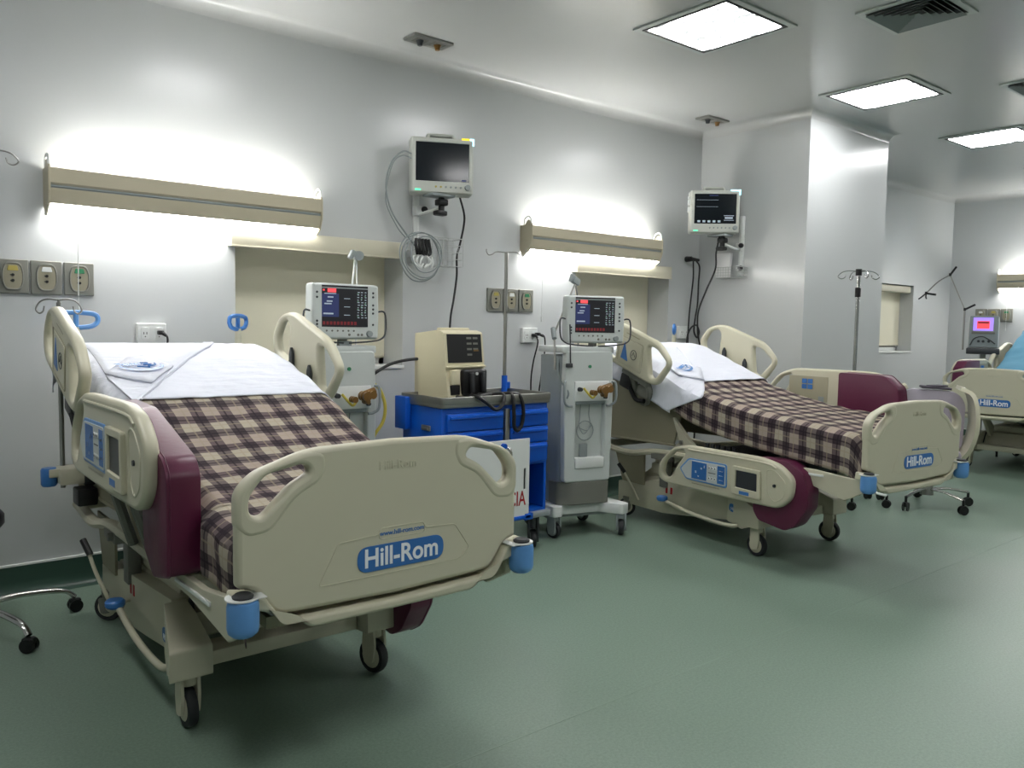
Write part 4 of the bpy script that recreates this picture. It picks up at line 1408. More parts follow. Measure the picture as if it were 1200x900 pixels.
# ------------------------------------------------------------------ wall monitors
def patient_monitor(t, w=.44, h=.385, dark='A'):
    """front faces -y, origin at the bottom centre"""
    sh = slab('monitor_shell', [rpoly([(-w / 2, 0), (w / 2, 0), (w / 2, h), (-w / 2, h)], .02)], .13, .012, M['monf'], t, MY, -.045)
    slab('front_bezel', [rpoly([(-w / 2 + .01, .01), (w / 2 - .01, .01), (w / 2 - .01, h - .01), (-w / 2 + .01, h - .01)], .012), rpoly([(-w / 2 + .035, .085), (w / 2 - .032, .085), (w / 2 - .032, h - .035), (-w / 2 + .035, h - .035)], .004)], .012, .004, M['monf'], sh, MY, .026)
    x0, x1, z0, z1 = -w / 2 + .035, w / 2 - .032, .085, h - .035
    sc = rects('monitor_screen', [(x0 - .004, z0 - .004, x1 + .004, z1 + .004)], M['screen'], t, Matrix.Translation((0, -.0215, 0)) @ MY, .002)
    TS = Matrix.Translation((0, -.0237, 0)) @ MY
    if dark == 'A':
        rects('screen_marks', [(x1 - .05, z0 + .008, x1 - .02, z0 + .018)], M['s_navy'], sc, TS)
    else:
        rects('screen_title', [(x0 + .13, z1 - .018, x0 + .21, z1 - .010)], M['s_navy'], sc, TS)
        r = []
        for z in (z1 - .055, z1 - .115):
            r += [(x0 + .02 + k * .012, z, x0 + .028 + k * .012, z + .0025) for k in range(16)]
        r += [(x1 - .11, z0 + .07, x1 - .02, z0 + .075), (x1 - .10, z0 + .045, x1 - .03, z0 + .06), (x1 - .11, z0 + .03, x1 - .02, z0 + .034)]
        r += [(x0 + .03 + k * .045, z0 + .012, x0 + .055 + k * .045, z0 + .030) for k in range(5)]
        rects('screen_traces', r, M['s_txt'], sc, TS)
    for k in range(6):
        bm = NB(); cyl(bm, (-.045 + k * .035, -.030, .048), (-.045 + k * .035, -.036, .048), .008, .007, 10)
        obj('monitor_key', bm, M['yellow'] if (k < 2 and dark == 'A') else M['ventdk'], t)
    bm = NB(); cyl(bm, (w / 2 - .042, -.03, .050), (w / 2 - .042, -.048, .050), .022, .019, 18)
    obj('rotary_knob', bm, M['ventdk'], t)
    rects('power_light', [(-w / 2 + .03, .018, -w / 2 + .07, .028)], M['led_g'], t, Matrix.Translation((0, -.032, 0)) @ MY, .002)
    slab('top_handle', [rpoly([(-.115, h - .02), (-.105, h + .035), (.085, h + .035), (.105, h - .02)], .02), rpoly([(-.085, h), (-.082, h + .015), (.068, h + .015), (.075, h)], .006)], .05, .008, M['monf'], t, MY, -.04)
    bm = NB(); lohi(bm, (w / 2 - .085, -.028, h - .022), (w / 2 - .028, .0, h + .004), .003)
    obj('alarm_lamp', bm, M['led_y'] if dark == 'A' else M['led_c'], t)
    bm = NB(); lohi(bm, (w / 2 - .028, -.028, h - .045), (w / 2 + .003, .0, h + .004), .003)
    obj('alarm_lamp', bm, M['led_c'], t)
    if dark != 'A':
        rects('side_ports', [(-w / 2 - .018, .25, -w / 2 + .01, .30), (-w / 2 - .018, .19, -w / 2 + .01, .235), (-w / 2 - .018, .31, -w / 2 + .01, .33)], M['white'], t, Matrix.Translation((0, .03, 0)) @ MY, .04)

# monitor one, on an arm from a wall rail
mx_, my_, mz_ = 3.21, 4.78, 2.415
t = thing('patient_monitor', 'dark-screened patient monitor on the wall between the two wall lamps', 'monitor', (mx_ + .01, my_ - .02, mz_ - .005), RD(-26), 'wall patient monitors')
patient_monitor(t)
def wall_arm(label, wallpt, rz, tip, dz, zr0, zr1, basket=None):
    """rail fixed on the wall, folding arm to the underside of a monitor; local x along the wall, -y into the room"""
    t = thing('wall_bracket', label, 'bracket', wallpt, rz)
    bm = NB(); lohi(bm, (-.022, -.030, zr0), (.022, -.001, zr1), .004); lohi(bm, (-.010, -.034, zr0 + .01), (.010, -.028, zr1 - .01), .002)
    obj('wall_rail', bm, M['white'], t)
    bm = NB(); box(bm, (.0, -.045, dz - .10), (.06, .05, .07), None, .008); box(bm, (.0, -.045, zr0 + .07), (.05, .05, .05), None, .008)
    obj('rail_slider', bm, M['white'], t)
    bm = NB()
    for z in (dz - .09, zr0 + .07):
        lathe(bm, [(0, -.014), (.020, -.014), (.024, 0), (.020, .014), (0, .014)], (.035, -.075, z), 12, 'y')
    obj('locking_knob', bm, M['black'], t)
    bm = NB()
    tube(bm, [(0, -.05, dz - .13), (tip[0] * .6, -.05 + (tip[1] + .05) * .6, dz - .105), (tip[0], tip[1], dz - .085)], .016, 8, 3, flat=.8)
    obj('swing_arm', bm, M['white'], t)
    bm = NB()
    box(bm, (tip[0], tip[1], dz - .055), (.075, .07, .045), None, .01)
    box(bm, (tip[0] - .01, tip[1], dz - .13), (.09, .06, .035), None, .01)
    cyl(bm, (tip[0], tip[1], dz - .13), (tip[0], tip[1], dz - .01), .022, seg=12)
    obj('tilt_joint', bm, M['black'], t)
    bm = NB(); lohi(bm, (tip[0] - .12, tip[1] - .07, dz - .022), (tip[0] + .07, tip[1] + .06, dz - .004), .004)
    obj('mounting_plate', bm, M['ventdk'], t)
    return t
wall_arm('white rail and folding arm under the first wall monitor', (3.17, D, 0), 0, (.07, -.24), 2.415, 1.95, 2.44)

def wire_basket(label, loc, rz, w, d, h, n=9, nz=4, m=M['wire'], group=None):
    t = thing('wire_basket', label, 'basket', loc, rz)
    bm = NB()
    for k in range(nz + 1):
        z = h * k / nz
        for a, b in (((-w / 2, -d), (w / 2, -d)), ((-w / 2, 0), (w / 2, 0)), ((-w / 2, -d), (-w / 2, 0)), ((w / 2, -d), (w / 2, 0))):
            cyl(bm, (a[0], a[1], z), (b[0], b[1], z), .0022 if k < nz else .004, seg=5)
    for k in range(n + 1):
        x = -w / 2 + w * k / n
        cyl(bm, (x, -d, 0), (x, -d, h), .0020, seg=5)
        cyl(bm, (x, -d, 0), (x, 0, 0), .0020, seg=5)
        cyl(bm, (x, 0, 0), (x, 0, h), .0020, seg=5)
    b = obj('basket_wires', bm, m, t)
    b['kind'] = 'stuff'
    return t
wire_basket('white wire basket on the wall under the first monitor', (3.30, D - .005, 1.93), 0, .40, .14, .20)
# leads coiled over the basket
bm = NB()
for k, (r, ph) in enumerate(((.165, 0), (.158, .6), (.150, 1.1), (.120, 2.0))):
    cx_, cz_ = 3.10 + .012 * k, 1.975 + .006 * k
    tube(bm, [(cx_ + r * cos(a * pi / 12 + ph), D - .185 - .006 * k + .01 * sin(a * .8), cz_ + r * 1.04 * sin(a * pi / 12 + ph)) for a in range(25)], .0045, 6, 2)
tube(bm, [(2.985, my_, 2.66), (2.93, my_ + .02, 2.67), (2.86, my_ + .05, 2.60), (2.84, D - .16, 2.45), (2.88, D - .16, 2.28), (3.0, D - .16, 2.13), (3.10, D - .17, 2.02)], .006, 7, 6)
tube(bm, [(2.985, my_, 2.63), (2.92, my_ + .02, 2.64), (2.86, my_ + .05, 2.57), (2.85, D - .14, 2.35), (2.93, D - .15, 2.18), (3.0, D - .16, 2.10)], .0045, 7, 6)
tag(obj('monitor_lead', bm, M['ventdk']), 'grey monitor leads coiled in front of the wall basket', 'cable')
bm = NB()
for k in range(5):
    tube(bm, [(3.06 + .025 * k, D - .20, 2.10), (3.055 + .03 * k, D - .205, 2.05 - .01 * k), (3.07 + .022 * k, D - .20, 1.99)], .011, 6, 3)
tag(obj('lead_connector', bm, M['black']), 'black cable connectors bunched at the wall basket', 'connectors')
bm = NB()
random.seed(8)
for k in range(5):
    x = 3.05 + .035 * k
    tube(bm, [(x, D - .19, 1.98), (x + random.uniform(-.03, .03), D - .20, 1.94), (x + random.uniform(-.04, .05), D - .19, 1.90), (x + .01, D - .18, 1.93)], .008, 6, 4)
tag(obj('white_lead', bm, M['white']), 'short white leads bundled below the black connectors', 'cable')
cable('black_cable', 'black cable hanging from first wall monitor down to the defibrillator', [(3.40, my_ + .02, 2.43), (3.50, 4.88, 2.32), (3.515, 4.90, 2.24), (3.485, 4.90, 2.11), (3.455, 4.90, 2.0), (3.455, 4.90, 1.86), (3.43, 4.90, 1.69), (3.39, 4.88, 1.55), (3.33, 4.80, 1.35), (3.30, 4.70, 1.1), (3.25, 4.66, .8), (3.2, 4.75, .4), (3.2, 4.8, .01)], .008, M['black'])

# monitor two, in the nook
m2 = (6.06, 4.58, 2.365)
t = thing('patient_monitor', 'patient monitor with grey traces on the nook wall by the column', 'monitor', m2, RD(-42), 'wall patient monitors')
patient_monitor(t, dark='B')
wall_arm('white rail and arm under the monitor on the nook wall', (COLX0, 4.53, 0), -pi / 2, (-.02, -.28), 2.365, 2.00, 2.55)
wire_basket('small white basket with papers under the nook monitor', (COLX0, 4.60, 1.98), -pi / 2, .26, .13, .10)
bm = NB()
for k in range(3):
    box(bm, (COLX0 - .09 - .012 * k, 4.66, 2.10), (.003, .16, .22), (0, RD(6 - 4 * k), 0))
o = obj('paper_sheet', bm, M['paper'], None, False)
tag(o, 'white papers standing in the small basket in the nook', 'papers')
cable('black_cable', 'black cable hanging from the nook monitor behind the bed rail', [(6.12, 4.56, 2.35), (6.13, 4.60, 2.2), (6.15, 4.62, 2.05), (6.10, 4.68, 1.85), (6.05, 4.72, 1.65), (6.06, 4.72, 1.45), (6.10, 4.72, 1.25), (6.1, 4.75, .6), (6.1, 4.8, .01)], .008, M['black'])
def xp(bm):
    cyl(bm, (6.23, D - .01, 2.17), (6.23, D - .07, 2.17), .028, .024, 14)
    cyl(bm, (6.22, D - .06, 2.17), (6.34, D - .07, 2.165), .022, .014, 12)
cable('black_cable', 'black wall plug beside the nook corner with two looping cords', [(6.30, D - .07, 2.16), (6.37, D - .06, 2.10), (6.375, D - .05, 1.95), (6.37, D - .05, 1.75), (6.34, D - .05, 1.60), (6.33, D - .05, 1.48), (6.38, D - .05, 1.42), (6.405, D - .05, 1.48), (6.36, D - .05, 1.54), (6.27, D - .05, 1.50), (6.22, D - .05, 1.35), (6.2, D - .05, .8), (6.2, D - .06, .2)], .008, M['black'], extra=xp)
cable('black_cable', 'second thin black cord from the plug beside the nook corner', [(6.26, D - .07, 2.15), (6.28, D - .06, 2.0), (6.275, D - .05, 1.85), (6.25, D - .05, 1.65), (6.24, D - .05, 1.40), (6.25, D - .05, .9), (6.27, D - .06, .2)], .0075, M['black'])

# ------------------------------------------------------------------ ventilators
def vent_screen(t, loc, rz, w=.44, h=.335, kind='A'):
    T0 = Matrix.Translation(loc) @ Matrix.Rotation(rz, 4, 'Z')
    TF = T0 @ MY
    sh = slab('display_shell', [rpoly([(-w / 2, .0), (w / 2, .0), (w / 2 + .005, h * .5), (w / 2, h), (-w / 2, h), (-w / 2 - .005, h * .5)], .02)], .10, .014, M['vent'], t, TF, -.03)
    x0, x1, z0, z1 = -w / 2 + .058, w / 2 - .075, .075, h - .012
    sc = rects('display_screen', [(x0, z0, x1, z1)], M['s_dark'], sh, T0 @ Matrix.Translation((0, -.0195, 0)) @ MY, .002)
    TS = T0 @ Matrix.Translation((0, -.0217, 0)) @ MY
    X = lambda f: x0 + (x1 - x0) * f
    Z = lambda f: z0 + (z1 - z0) * f
    rects('status_bar', [(X(.0), Z(.925), X(1), Z(.955))], M['ventdk'], sc, TS)
    rects('alarm_field', [(X(.12), Z(.83), X(.30), Z(.92)), (X(.02), Z(.86), X(.06), Z(.90))], M['s_red'], sc, TS)
    rects('left_field', [(X(.0), Z(.24), X(.36), Z(.80))], M['s_navy'], sc, TS)
    T2 = T0 @ Matrix.Translation((0, -.0226, 0)) @ MY
    r = [(X(.05), Z(.79), X(.30), Z(.81)), (X(.12), Z(.70), X(.24), Z(.73)), (X(.10), Z(.60), X(.22), Z(.63)), (X(.05), Z(.54), X(.20), Z(.57)), (X(.03), Z(.30), X(.24), Z(.335))]
    r += [(X(.47), Z(f), X(.60), Z(f + .015)) for f in (.68, .48, .28)]
    random.seed(5)
    for k in range(11):
        z = Z(.22 + k * .062)
        for c in range(3):
            a = .76 + c * .08 + random.uniform(0, .01)
            r.append((X(a), z, X(a + random.uniform(.02, .05)), z + .005))
    rects('screen_text', r, M['s_txt'], sc, T2)
    rects('green_text', [(X(.76 + (k % 3) * .08), Z(.25 + k * .062), X(.79 + (k % 3) * .08), Z(.265 + k * .062)) for k in range(10)], M['s_green'], sc, T2)
    rects('lower_line', [(X(.02 + .075 * k), Z(.05), X(.07 + .075 * k), Z(.13)) for k in range(10)], M['s_dred'], sc, TS)
    bm = NB()
    for x, zz in [(-w / 2 + .028, f) for f in (.07, .09, .11, .25, .28)] + [(w / 2 - .038, f) for f in (.09, .16, .185, .21, .26, .285)]:
        cyl(bm, T0 @ Vector((x, -.019, zz)), T0 @ Vector((x, -.0235, zz)), .0075, .006, 10)
    k_ = obj('side_key', bm, M['darkmetal'], sh); k_['kind'] = 'stuff'
    bm = NB()
    for k in range(6):
        cyl(bm, T0 @ Vector((-w / 2 + .09 + k * .036, -.019, .052)), T0 @ Vector((-w / 2 + .09 + k * .036, -.0235, .052)), .0065, .005, 10)
    for x in (.02, .08, .105):
        cyl(bm, T0 @ Vector((x, -.019, .028)), T0 @ Vector((x, -.0235, .028)), .0085, .007, 10)
    k_ = obj('lower_key', bm, M['warmgrey'], sh); k_['kind'] = 'stuff'
    bm = NB(); cyl(bm, T0 @ Vector((w / 2 - .065, -.018, .034)), T0 @ Vector((w / 2 - .065, -.036, .034)), .021, .018, 18)
    obj('turn_knob', bm, M['ventdk'], sh)
    bm = NB()
    for s in (-1, 1):
        tube(bm, [T0 @ Vector(p) for p in ((s * w / 2, .01, .17), (s * (w / 2 + .05), -.01, .165), (s * (w / 2 + .052), -.02, .05), (s * (w / 2 + .02), -.025, .005), (s * (w / 2 - .05), -.02, -.012), (s * .02, -.02, -.022 if s > 0 else -.022))], .0055, 8, 5)
    obj('side_handle', bm, M['darkmetal'], sh)
    bm = NB(); cyl(bm, T0 @ Vector((0, .03, .02)), T0 @ Vector((0, .05, -.07)), .03, seg=14)
    obj('display_neck', bm, M['warmgrey'], sh)

def ventilator(label, loc, rz, W_=.38, full=True, arm='A'):
    """front faces -y; body of a tall wheeled ventilator"""
    t = thing('ventilator', label, 'ventilator', loc, rz, 'ventilators beside the beds')
    a = W_ / 2
    bm = NB()
    prism(bm, rpoly([(-a - .01, .02), (a + .0, .02), (a + .03, .16), (a + .01, .36), (-a - .01, .36), (-a - .03, .16)], .04, 4), .24, 1.30, 'z', .006, 1)
    obj('tower_body', bm, M['ventdk'] if full else M['vent'], t)
    bm = NB()                                                # front shell around the column
    f = -.004
    slab('front_shell', [rpoly([(-a, .40), (a, .40), (a + .01, 1.0), (a, 1.335), (-a, 1.335), (-a - .01, 1.0)], .03), rpoly([(-a + .085, .50), (a - .055, .50), (a - .055, .985), (-a + .085, .985)], .015)], .06, .010, M['vent'], t, MY, -f)
    bm.free()
    bm = NB(); lohi(bm, (-a + .08, .012, .49), (a - .05, .018, .99))
    obj('tube_bay', bm, M['vent'], t)
    bm = NB(); lohi(bm, (-a + .085, -.032, .955), (a - .055, .01, .985), .004)
    obj('bay_lip', bm, M['ventdk'], t)
    bm = NB(); lohi(bm, (-a + .085, -.045, .50), (a - .06, .01, .575), .006)
    obj('bay_tray', bm, M['white'], t)
    bm = NB(); lohi(bm, (-a + .14, -.012, .575), (-a + .20, .012, .67), .003)
    obj('water_cup', bm, M['ventdk'], t)
    bm = NB()
    cx = -.01
    tube(bm, [(cx + .068 * cos(k * pi / 8), -.004, .765 + .070 * sin(k * pi / 8)) for k in range(16)], .004, 6, closed=True)
    tube(bm, [(cx - .04, -.002, .96), (cx - .045, -.004, .86), (cx - .05, -.006, .80), (cx - .01, -.006, .74), (cx + .04, -.004, .80), (cx + .03, -.002, .88), (cx + .035, 0, .96)], .0035, 6, 5)
    tube(bm, [(cx - .055, -.003, .79), (cx + .01, -.008, .765), (cx + .05, -.004, .80)], .0035, 6, 4)
    obj('thin_hose', bm, M['ventdk'], t)
    # gas and breathing connectors
    zc = -.055
    before = set(bpy.data.objects)
    bm = NB(); lohi(bm, (-a + .07, -.042, 1.035), (a - .03, -.028, 1.175), .003)
    cp = obj('connector_plate', bm, M['white'], t)
    bm = NB()
    for k, (x, z, r, l) in enumerate(((-.01, 1.10, .020, .05), (.05, 1.12, .030, .07), (.10, 1.125, .026, .06), (.075, 1.085, .018, .05))):
        lathe(bm, [(0, 0), (r, 0), (r * .85, l * .3), (r, l * .45), (r * .8, l * .6), (r * .95, l), (0, l)], (x, -.04 - l, z), 14, 'y')
    cyl(bm, (.05, -.09, 1.12), (.145, -.09, 1.145), .020, .024, 14)
    cyl(bm, (.085, -.09, 1.12), (.10, -.09, 1.125), .028, .028, 14)
    obj('breathing_valve', bm, M['amber'], cp)
    bm = NB()
    cyl(bm, (-.085, -.03, 1.12), (-.085, -.07, 1.12), .018, .014, 14)
    cyl(bm, (.125, -.03, 1.062), (.125, -.065, 1.062), .014, .012, 12)
    obj('gas_knob', bm, M['darkmetal'], cp)
    bm = NB(); tube(bm, [(-.06, -.06, 1.13), (-.02, -.075, 1.08), (.01, -.07, 1.06), (.04, -.07, 1.09)], .008, 8, 5)
    obj('clear_elbow', bm, M['hosey'], cp)
    for s in (-1, 1):
        bm = NB()
        tube(bm, [(s * (a - .01), -.02, 1.17), (s * (a + .02), -.05, 1.16), (s * (a + .02), -.055, 1.04), (s * (a - .015), -.045, 1.005), (s * (a - .05), -.04, 1.0)], .009, 8, 4)
        obj('grab_bar', bm, M['ventdk'], t)
    for o_ in set(bpy.data.objects) - before:          # lower the whole connector group
        o_.data.transform(Matrix.Translation((0, 0, zc)))
    bm = NB(); cyl(bm, (.0, -.034, 1.225), (0, -.042, 1.225), .012, seg=10)
    obj('small_port', bm, M['green'], t)
    bm = NB(); prism(bm, rpoly([(-a - .03, -.03), (a + .02, -.03), (a + .02, .36), (-a - .03, .36)], .03, 3), 1.32, 1.365, 'z', .008, 2)
    obj('top_deck', bm, M['vent'], t)
    if full:
        bm = NB()
        prism(bm, rpoly([(-a - .03, .02), (-.12, -.035), (a + .0, -.03), (a + .02, .36), (-a - .02, .36)], .03, 3), .235, .40, 'z', .006, 1)
        obj('lower_body', bm, M['warmgrey'], t)
    # left side recess line
    bm = NB()
    tube(bm, [(-a - .035, .03, 1.28), (-a - .03, .02, 1.15), (-a + .02, -.034, 1.05), (-a + .01, -.036, 1.0)], .007, 6, 5)
    obj('side_groove', bm, M['ventdk'], t)
    # base with two forward legs
    bm = NB()
    prism(bm, rpoly([(-.30, .10), (-.27, -.04), (-.20, -.04), (-.17, .02), (.13, .02), (.24, -.13), (.32, -.10), (.27, .12), (.25, .46), (-.27, .46)], .025, 3), .16, .235, 'z', .010, 2)
    obj('wheel_base', bm, M['white'], t)
    bm = NB(); prism(bm, rpoly([(-.27, .06), (.25, .04), (.25, .44), (-.25, .44)], .03, 3), .135, .162, 'z')
    obj('base_underside', bm, M['ventdk'], t)
    for x, y, q in ((-.235, .02, .4), (.265, -.08, -.5), (-.22, .40, 1.0), (.22, .40, .2)):
        caster(t, x, y, .058, q, M['ventdk'], .165, M['ventdk'])
    return t

v2 = (4.05, 4.12, 0)
t = ventilator('pale grey ventilator between the blue cart and the second bed', v2, RD(-14))
vent_screen(t, (.055, .0, 1.39), RD(-6))
bm = NB()
A0 = (-.225, .10, 1.44)
tube(bm, [(-.235, .05, 1.20), (-.225, .08, 1.40), A0], .008, 8)
tube(bm, [A0, (-.02, .16, 1.82)], .0075, 8)
tube(bm, [(-.02, .16, 1.82), (.0, .12, 1.60), (.0, .14, 1.36)], .006, 8)
obj('hose_arm', bm, M['steel'], t)
bm = NB(); cyl(bm, (-.232, .07, 1.42), (-.218, .12, 1.49), .018, seg=10); box(bm, (-.02, .16, 1.835), (.07, .04, .05), (0, .4, .3), .01); cyl(bm, (-.07, .15, 1.83), (-.055, .15, 1.88), .012, seg=8)
obj('arm_joint', bm, M['ventdk'], t)
bm = NB(); tube(bm, [(-.16, -.02, 1.52), (-.165, -.04, 1.40), (-.16, -.04, 1.26), (-.155, -.045, 1.22)], .005, 6, 4); box(bm, (-.175, -.05, 1.235), (.05, .02, .03), None, .005)
obj('hanging_lead', bm, M['darkmetal'], t)

v1 = (2.335, 4.47, 0)
t = ventilator('pale grey ventilator behind the far head rail of the first bed', v1, RD(0), .36, True)
vent_screen(t, (-.015, -.01, 1.405), RD(0))
bm = NB()
tube(bm, [(.08, .18, 1.34), (.12, .18, 1.62), (.155, .18, 1.91)], .007, 8)
tube(bm, [(.16, .18, 1.34), (.17, .18, 1.62), (.165, .18, 1.91)], .006, 8)
obj('hose_arm', bm, M['white'], t)
bm = NB(); cyl(bm, (.17, .15, 1.93), (.18, .21, 1.935), .030, seg=16); box(bm, (.12, .16, 1.935), (.03, .04, .06), (0, .5, 0), .008)
obj('arm_joint', bm, M['ventdk'], t)
bm = NB()
tube(bm, [(.20, .0, 1.12), (.25, .02, 1.08), (.285, .02, .98), (.27, .02, .88), (.21, .02, .80), (.19, .05, .70)], .011, 8, 6)
obj('gas_hose', bm, M['hosey'], t)
rects('small_label', [(-.05, 1.345, .03, 1.395)], M['ventdk'], t, Matrix.Translation((0, -.0, 0)) @ MY, .01)

# ------------------------------------------------------------------ blue crash cart
CX0, CX1, CY0, CY1 = 2.77, 3.63, 4.05, 4.52
t = thing('crash_cart', 'blue steel crash cart with silver top between the ventilators', 'cart', ((CX0 + CX1) / 2, (CY0 + CY1) / 2, 0))
UP = .022
w2, d2 = (CX1 - CX0) / 2, (CY1 - CY0) / 2
bm = NB()
lohi(bm, (-w2, -d2 + .02, .27), (w2 - .30, d2, .99), .006)
lohi(bm, (w2 - .30, -d2 + .02, .58), (w2, d2, .99), .006)
obj('cart_cabinet', bm, M['cart'], t)
bm = NB()
lohi(bm, (w2 - .30, d2 - .02, .27), (w2, d2, .60)); lohi(bm, (w2 - .02, -d2 + .02, .27), (w2, d2, .60)); lohi(bm, (w2 - .30, -d2 + .02, .255), (w2, d2, .275))
obj('lower_bay', bm, M['cart'], t)
bm = NB(); cyl(bm, (.27, .0, .28), (.27, .0, .52), .055, seg=20); cyl(bm, (.27, 0, .52), (.27, 0, .56), .05, .02, 20); cyl(bm, (.27, 0, .56), (.27, 0, .585), .018, seg=10)
obj('gas_bottle', bm, M['darkmetal'], t)
bm = NB()
slab('top_tray', [rpoly([(-w2 - .015, -d2 - .01), (w2 + .015, -d2 - .01), (w2 + .015, d2 + .01), (-w2 - .015, d2 + .01)], .04)], .03, .008, M['steel'], t, Matrix.Translation((0, 0, .985 + UP)))
slab('tray_rim', [rpoly([(-w2 - .018, -d2 - .013), (w2 + .018, -d2 - .013), (w2 + .018, d2 + .013), (-w2 - .018, d2 + .013)], .04), rpoly([(-w2 - .004, -d2 + .002), (w2 + .004, -d2 + .002), (w2 + .004, d2 - .002), (-w2 - .004, d2 - .002)], .035)], .045, .004, M['steel'], t, Matrix.Translation((0, 0, 1.015 + UP)))
bm.free()
def drawer(x0, x1, z0, z1):
    bm = NB(); lohi(bm, (x0, -d2 - .004, z0), (x1, -d2 + .03, z1), .006)
    dr = obj('drawer', bm, M['cart'], t)
    bm = NB()
    prism(bm, [(-d2 - .004, z1 - .012), (-d2 - .022, z1 - .018), (-d2 - .022, z1 - .030), (-d2 - .004, z1 - .034)], x0 + .015, x1 - .015, 'x')
    obj('pull_lip', bm, M['cart'], dr)
xm = .0
for z0, z1 in ((.845, .955), (.735, .838), (.60, .728)):
    drawer(-.10, .045, z0, z1) if False else drawer(-w2 + .03, .035, z0, z1)
    drawer(.095, w2 - .01, z0, z1)
drawer(-w2 + .03, .035, .30, .59)
bm = NB(); lohi(bm, (.045, -d2 - .012, .30), (.082, -d2 + .02, .968), .004)
lk = obj('locking_bar', bm, M['steel'], t)
bm = NB(); box(bm, (.058, -d2 - .025, .66), (.022, .03, .07), (.2, 0, 0), .006); cyl(bm, (.058, -d2 - .02, .62), (.058, -d2 - .045, .60), .010, seg=10)
obj('bar_latch', bm, M['chrome'], lk)
bm = NB(); lohi(bm, (-w2 - .012, -.10, .84), (-w2 + .0, .0, .875), .006); lohi(bm, (-w2 - .02, -.085, .845), (-w2 - .008, -.015, .862), .004)
obj('side_latch', bm, M['steel'], t)
bm = NB(); lohi(bm, (-w2 - .05, d2 - .11, .83), (-w2 - .005, d2 + .02, 1.04), .006)
obj('side_bracket', bm, M['cart'], t)
bm = NB(); prism(bm, rpoly([(-w2 - .02, -d2 - .03), (w2 + .03, -d2 - .03), (w2 + .03, d2 + .02), (-w2 - .02, d2 + .02)], .05, 4), .225, .258, 'z', .006, 2)
obj('bumper_base', bm, M['ventdk'], t)
bm = NB(); tube(bm, [(w2 + .01, -.12, .92), (w2 + .035, -.12, .84), (w2 + .028, -.12, .70), (w2 + .02, -.12, .45), (w2 + .02, -.12, .30)], .008, 8, 4)
obj('side_rod', bm, M['white'], t)
bm = NB(); cyl(bm, (w2 + .02, -.135, .80), (w2 + .055, -.15, .80), .022, seg=12)
obj('rod_knob', bm, M['black'], t)
for x, y, q in ((-w2 + .08, -d2 + .06, .2), (w2 - .08, -d2 + .05, -.6), (-w2 + .08, d2 - .06, .8), (w2 - .08, d2 - .06, .5)):
    caster(t, x, y, .062, q, M['darkmetal'], .23, M['ventdk'])
# board hung on the front of the cart
bx0, bx1, by, bz0, bz1 = 2.66, 3.405, 3.985, .265, .775
t = thing('cpr_board', 'white hanging board with red letters on the front of the blue cart', 'board', (3.04, by, bz0))
slab('board_panel', [rpoly([(-.365, 0), (.365, 0), (.365, bz1 - bz0), (-.365, bz1 - bz0)], .006), rpoly([(.318, .175), (.336, .175), (.336, .315), (.318, .315)], .009)], .012, .003, M['white'], t, MY, 0)
rects('slot_shadow', [(.316, .173, .338, .317)], M['black'], t, Matrix.Translation((0, .006, 0)) @ MY, .001)
lettering('red_lettering', 'EMERGENCIA', .135, M['red'], t, Matrix.Translation((.335, -.0065, .115)) @ MY, .0008, .0015, .66, 'RIGHT')
bm = NB(); lohi(bm, (-.37, -.012, -.022), (.38, .035, .004), .004); lohi(bm, (.33, -.012, -.03), (.40, .05, .012), .004)
obj('board_shelf', bm, M['cart'], t)
bm = NB(); cyl(bm, (.14, .02, .475), (.14, -.03, .475), .018, seg=14)
obj('board_knob', bm, M['cart'], t)
bm = NB(); tube(bm, [(.175, -.01, .46), (.185, -.03, .44), (.185, -.03, .38), (.19, -.02, .36)], .010, 8, 4); box(bm, (.185, -.026, .40), (.022, .02, .06), None, .004)
obj('board_hook', bm, M['chrome'], t)

# ------------------------------------------------------------------ defibrillator
t = thing('defibrillator', 'ivory defibrillator with black paddles on top of the blue cart', 'defibrillator', (3.085, 4.245, 1.025), RD(6))
# section in (y,z): face leans back
bm = NB()
prism(bm, rpoly([(-.01, .012), (.02, .205), (.02, .225), (.045, .43), (.10, .445), (.33, .42), (.33, .012)], .012, 3), -.17, .17, 'x', .010, 2)
obj('defib_case', bm, M['defib'], t)
lean = math.atan2(.03, .205)
TF = Matrix.Translation((0, .0305, .225)) @ Matrix.Rotation(-.11, 4, 'X') @ MY
rects('dark_display', [(-.145, .010, .150, .195)], M['black'], t, Matrix.Translation((0, -.011, 0)) @ TF, .003)
rects('display_keys', [(.02 + .055 * a, .055 + .036 * b, .062 + .055 * a, .068 + .036 * b) for a in (0, 1) for b in (0, 1, 2, 3) if not (b == 0 and a)], M['warmgrey'], t, Matrix.Translation((0, -.0145, 0)) @ TF, .0015)
rects('orange_keys', [(.075, .083, .12, .094)], M['amber'], t, Matrix.Translation((0, -.0162, 0)) @ TF, .001)
bm = NB(); lohi(bm, (-.168, .0, .203), (.168, .03, .215), .002)
obj('front_ledge', bm, M['defib'], t)
bm = NB(); lohi(bm, (-.145, -.020, .095), (-.075, .01, .190), .006)
obj('side_flap', bm, M['defib'], t)
bm = NB(); lohi(bm, (-.145, -.012, .03), (-.070, .004, .092), .003)
obj('printer_slot', bm, M['black'], t)
bm = NB(); lohi(bm, (-.055, -.035, .020), (.155, .02, .195), .022, 3)
ph = obj('paddle_housing', bm, M['black'], t)
for x in (.0, .10):
    bm = NB(); box(bm, (x, -.05, .105), (.026, .035, .135), (-.1, 0, .0), .010, 3)
    pd = obj('paddle_grip', bm, M['rubber'], ph)
bm = NB(); cyl(bm, (.05, -.036, .165), (.05, -.044, .165), .010, seg=12)
obj('charge_light', bm, M['white'], ph)
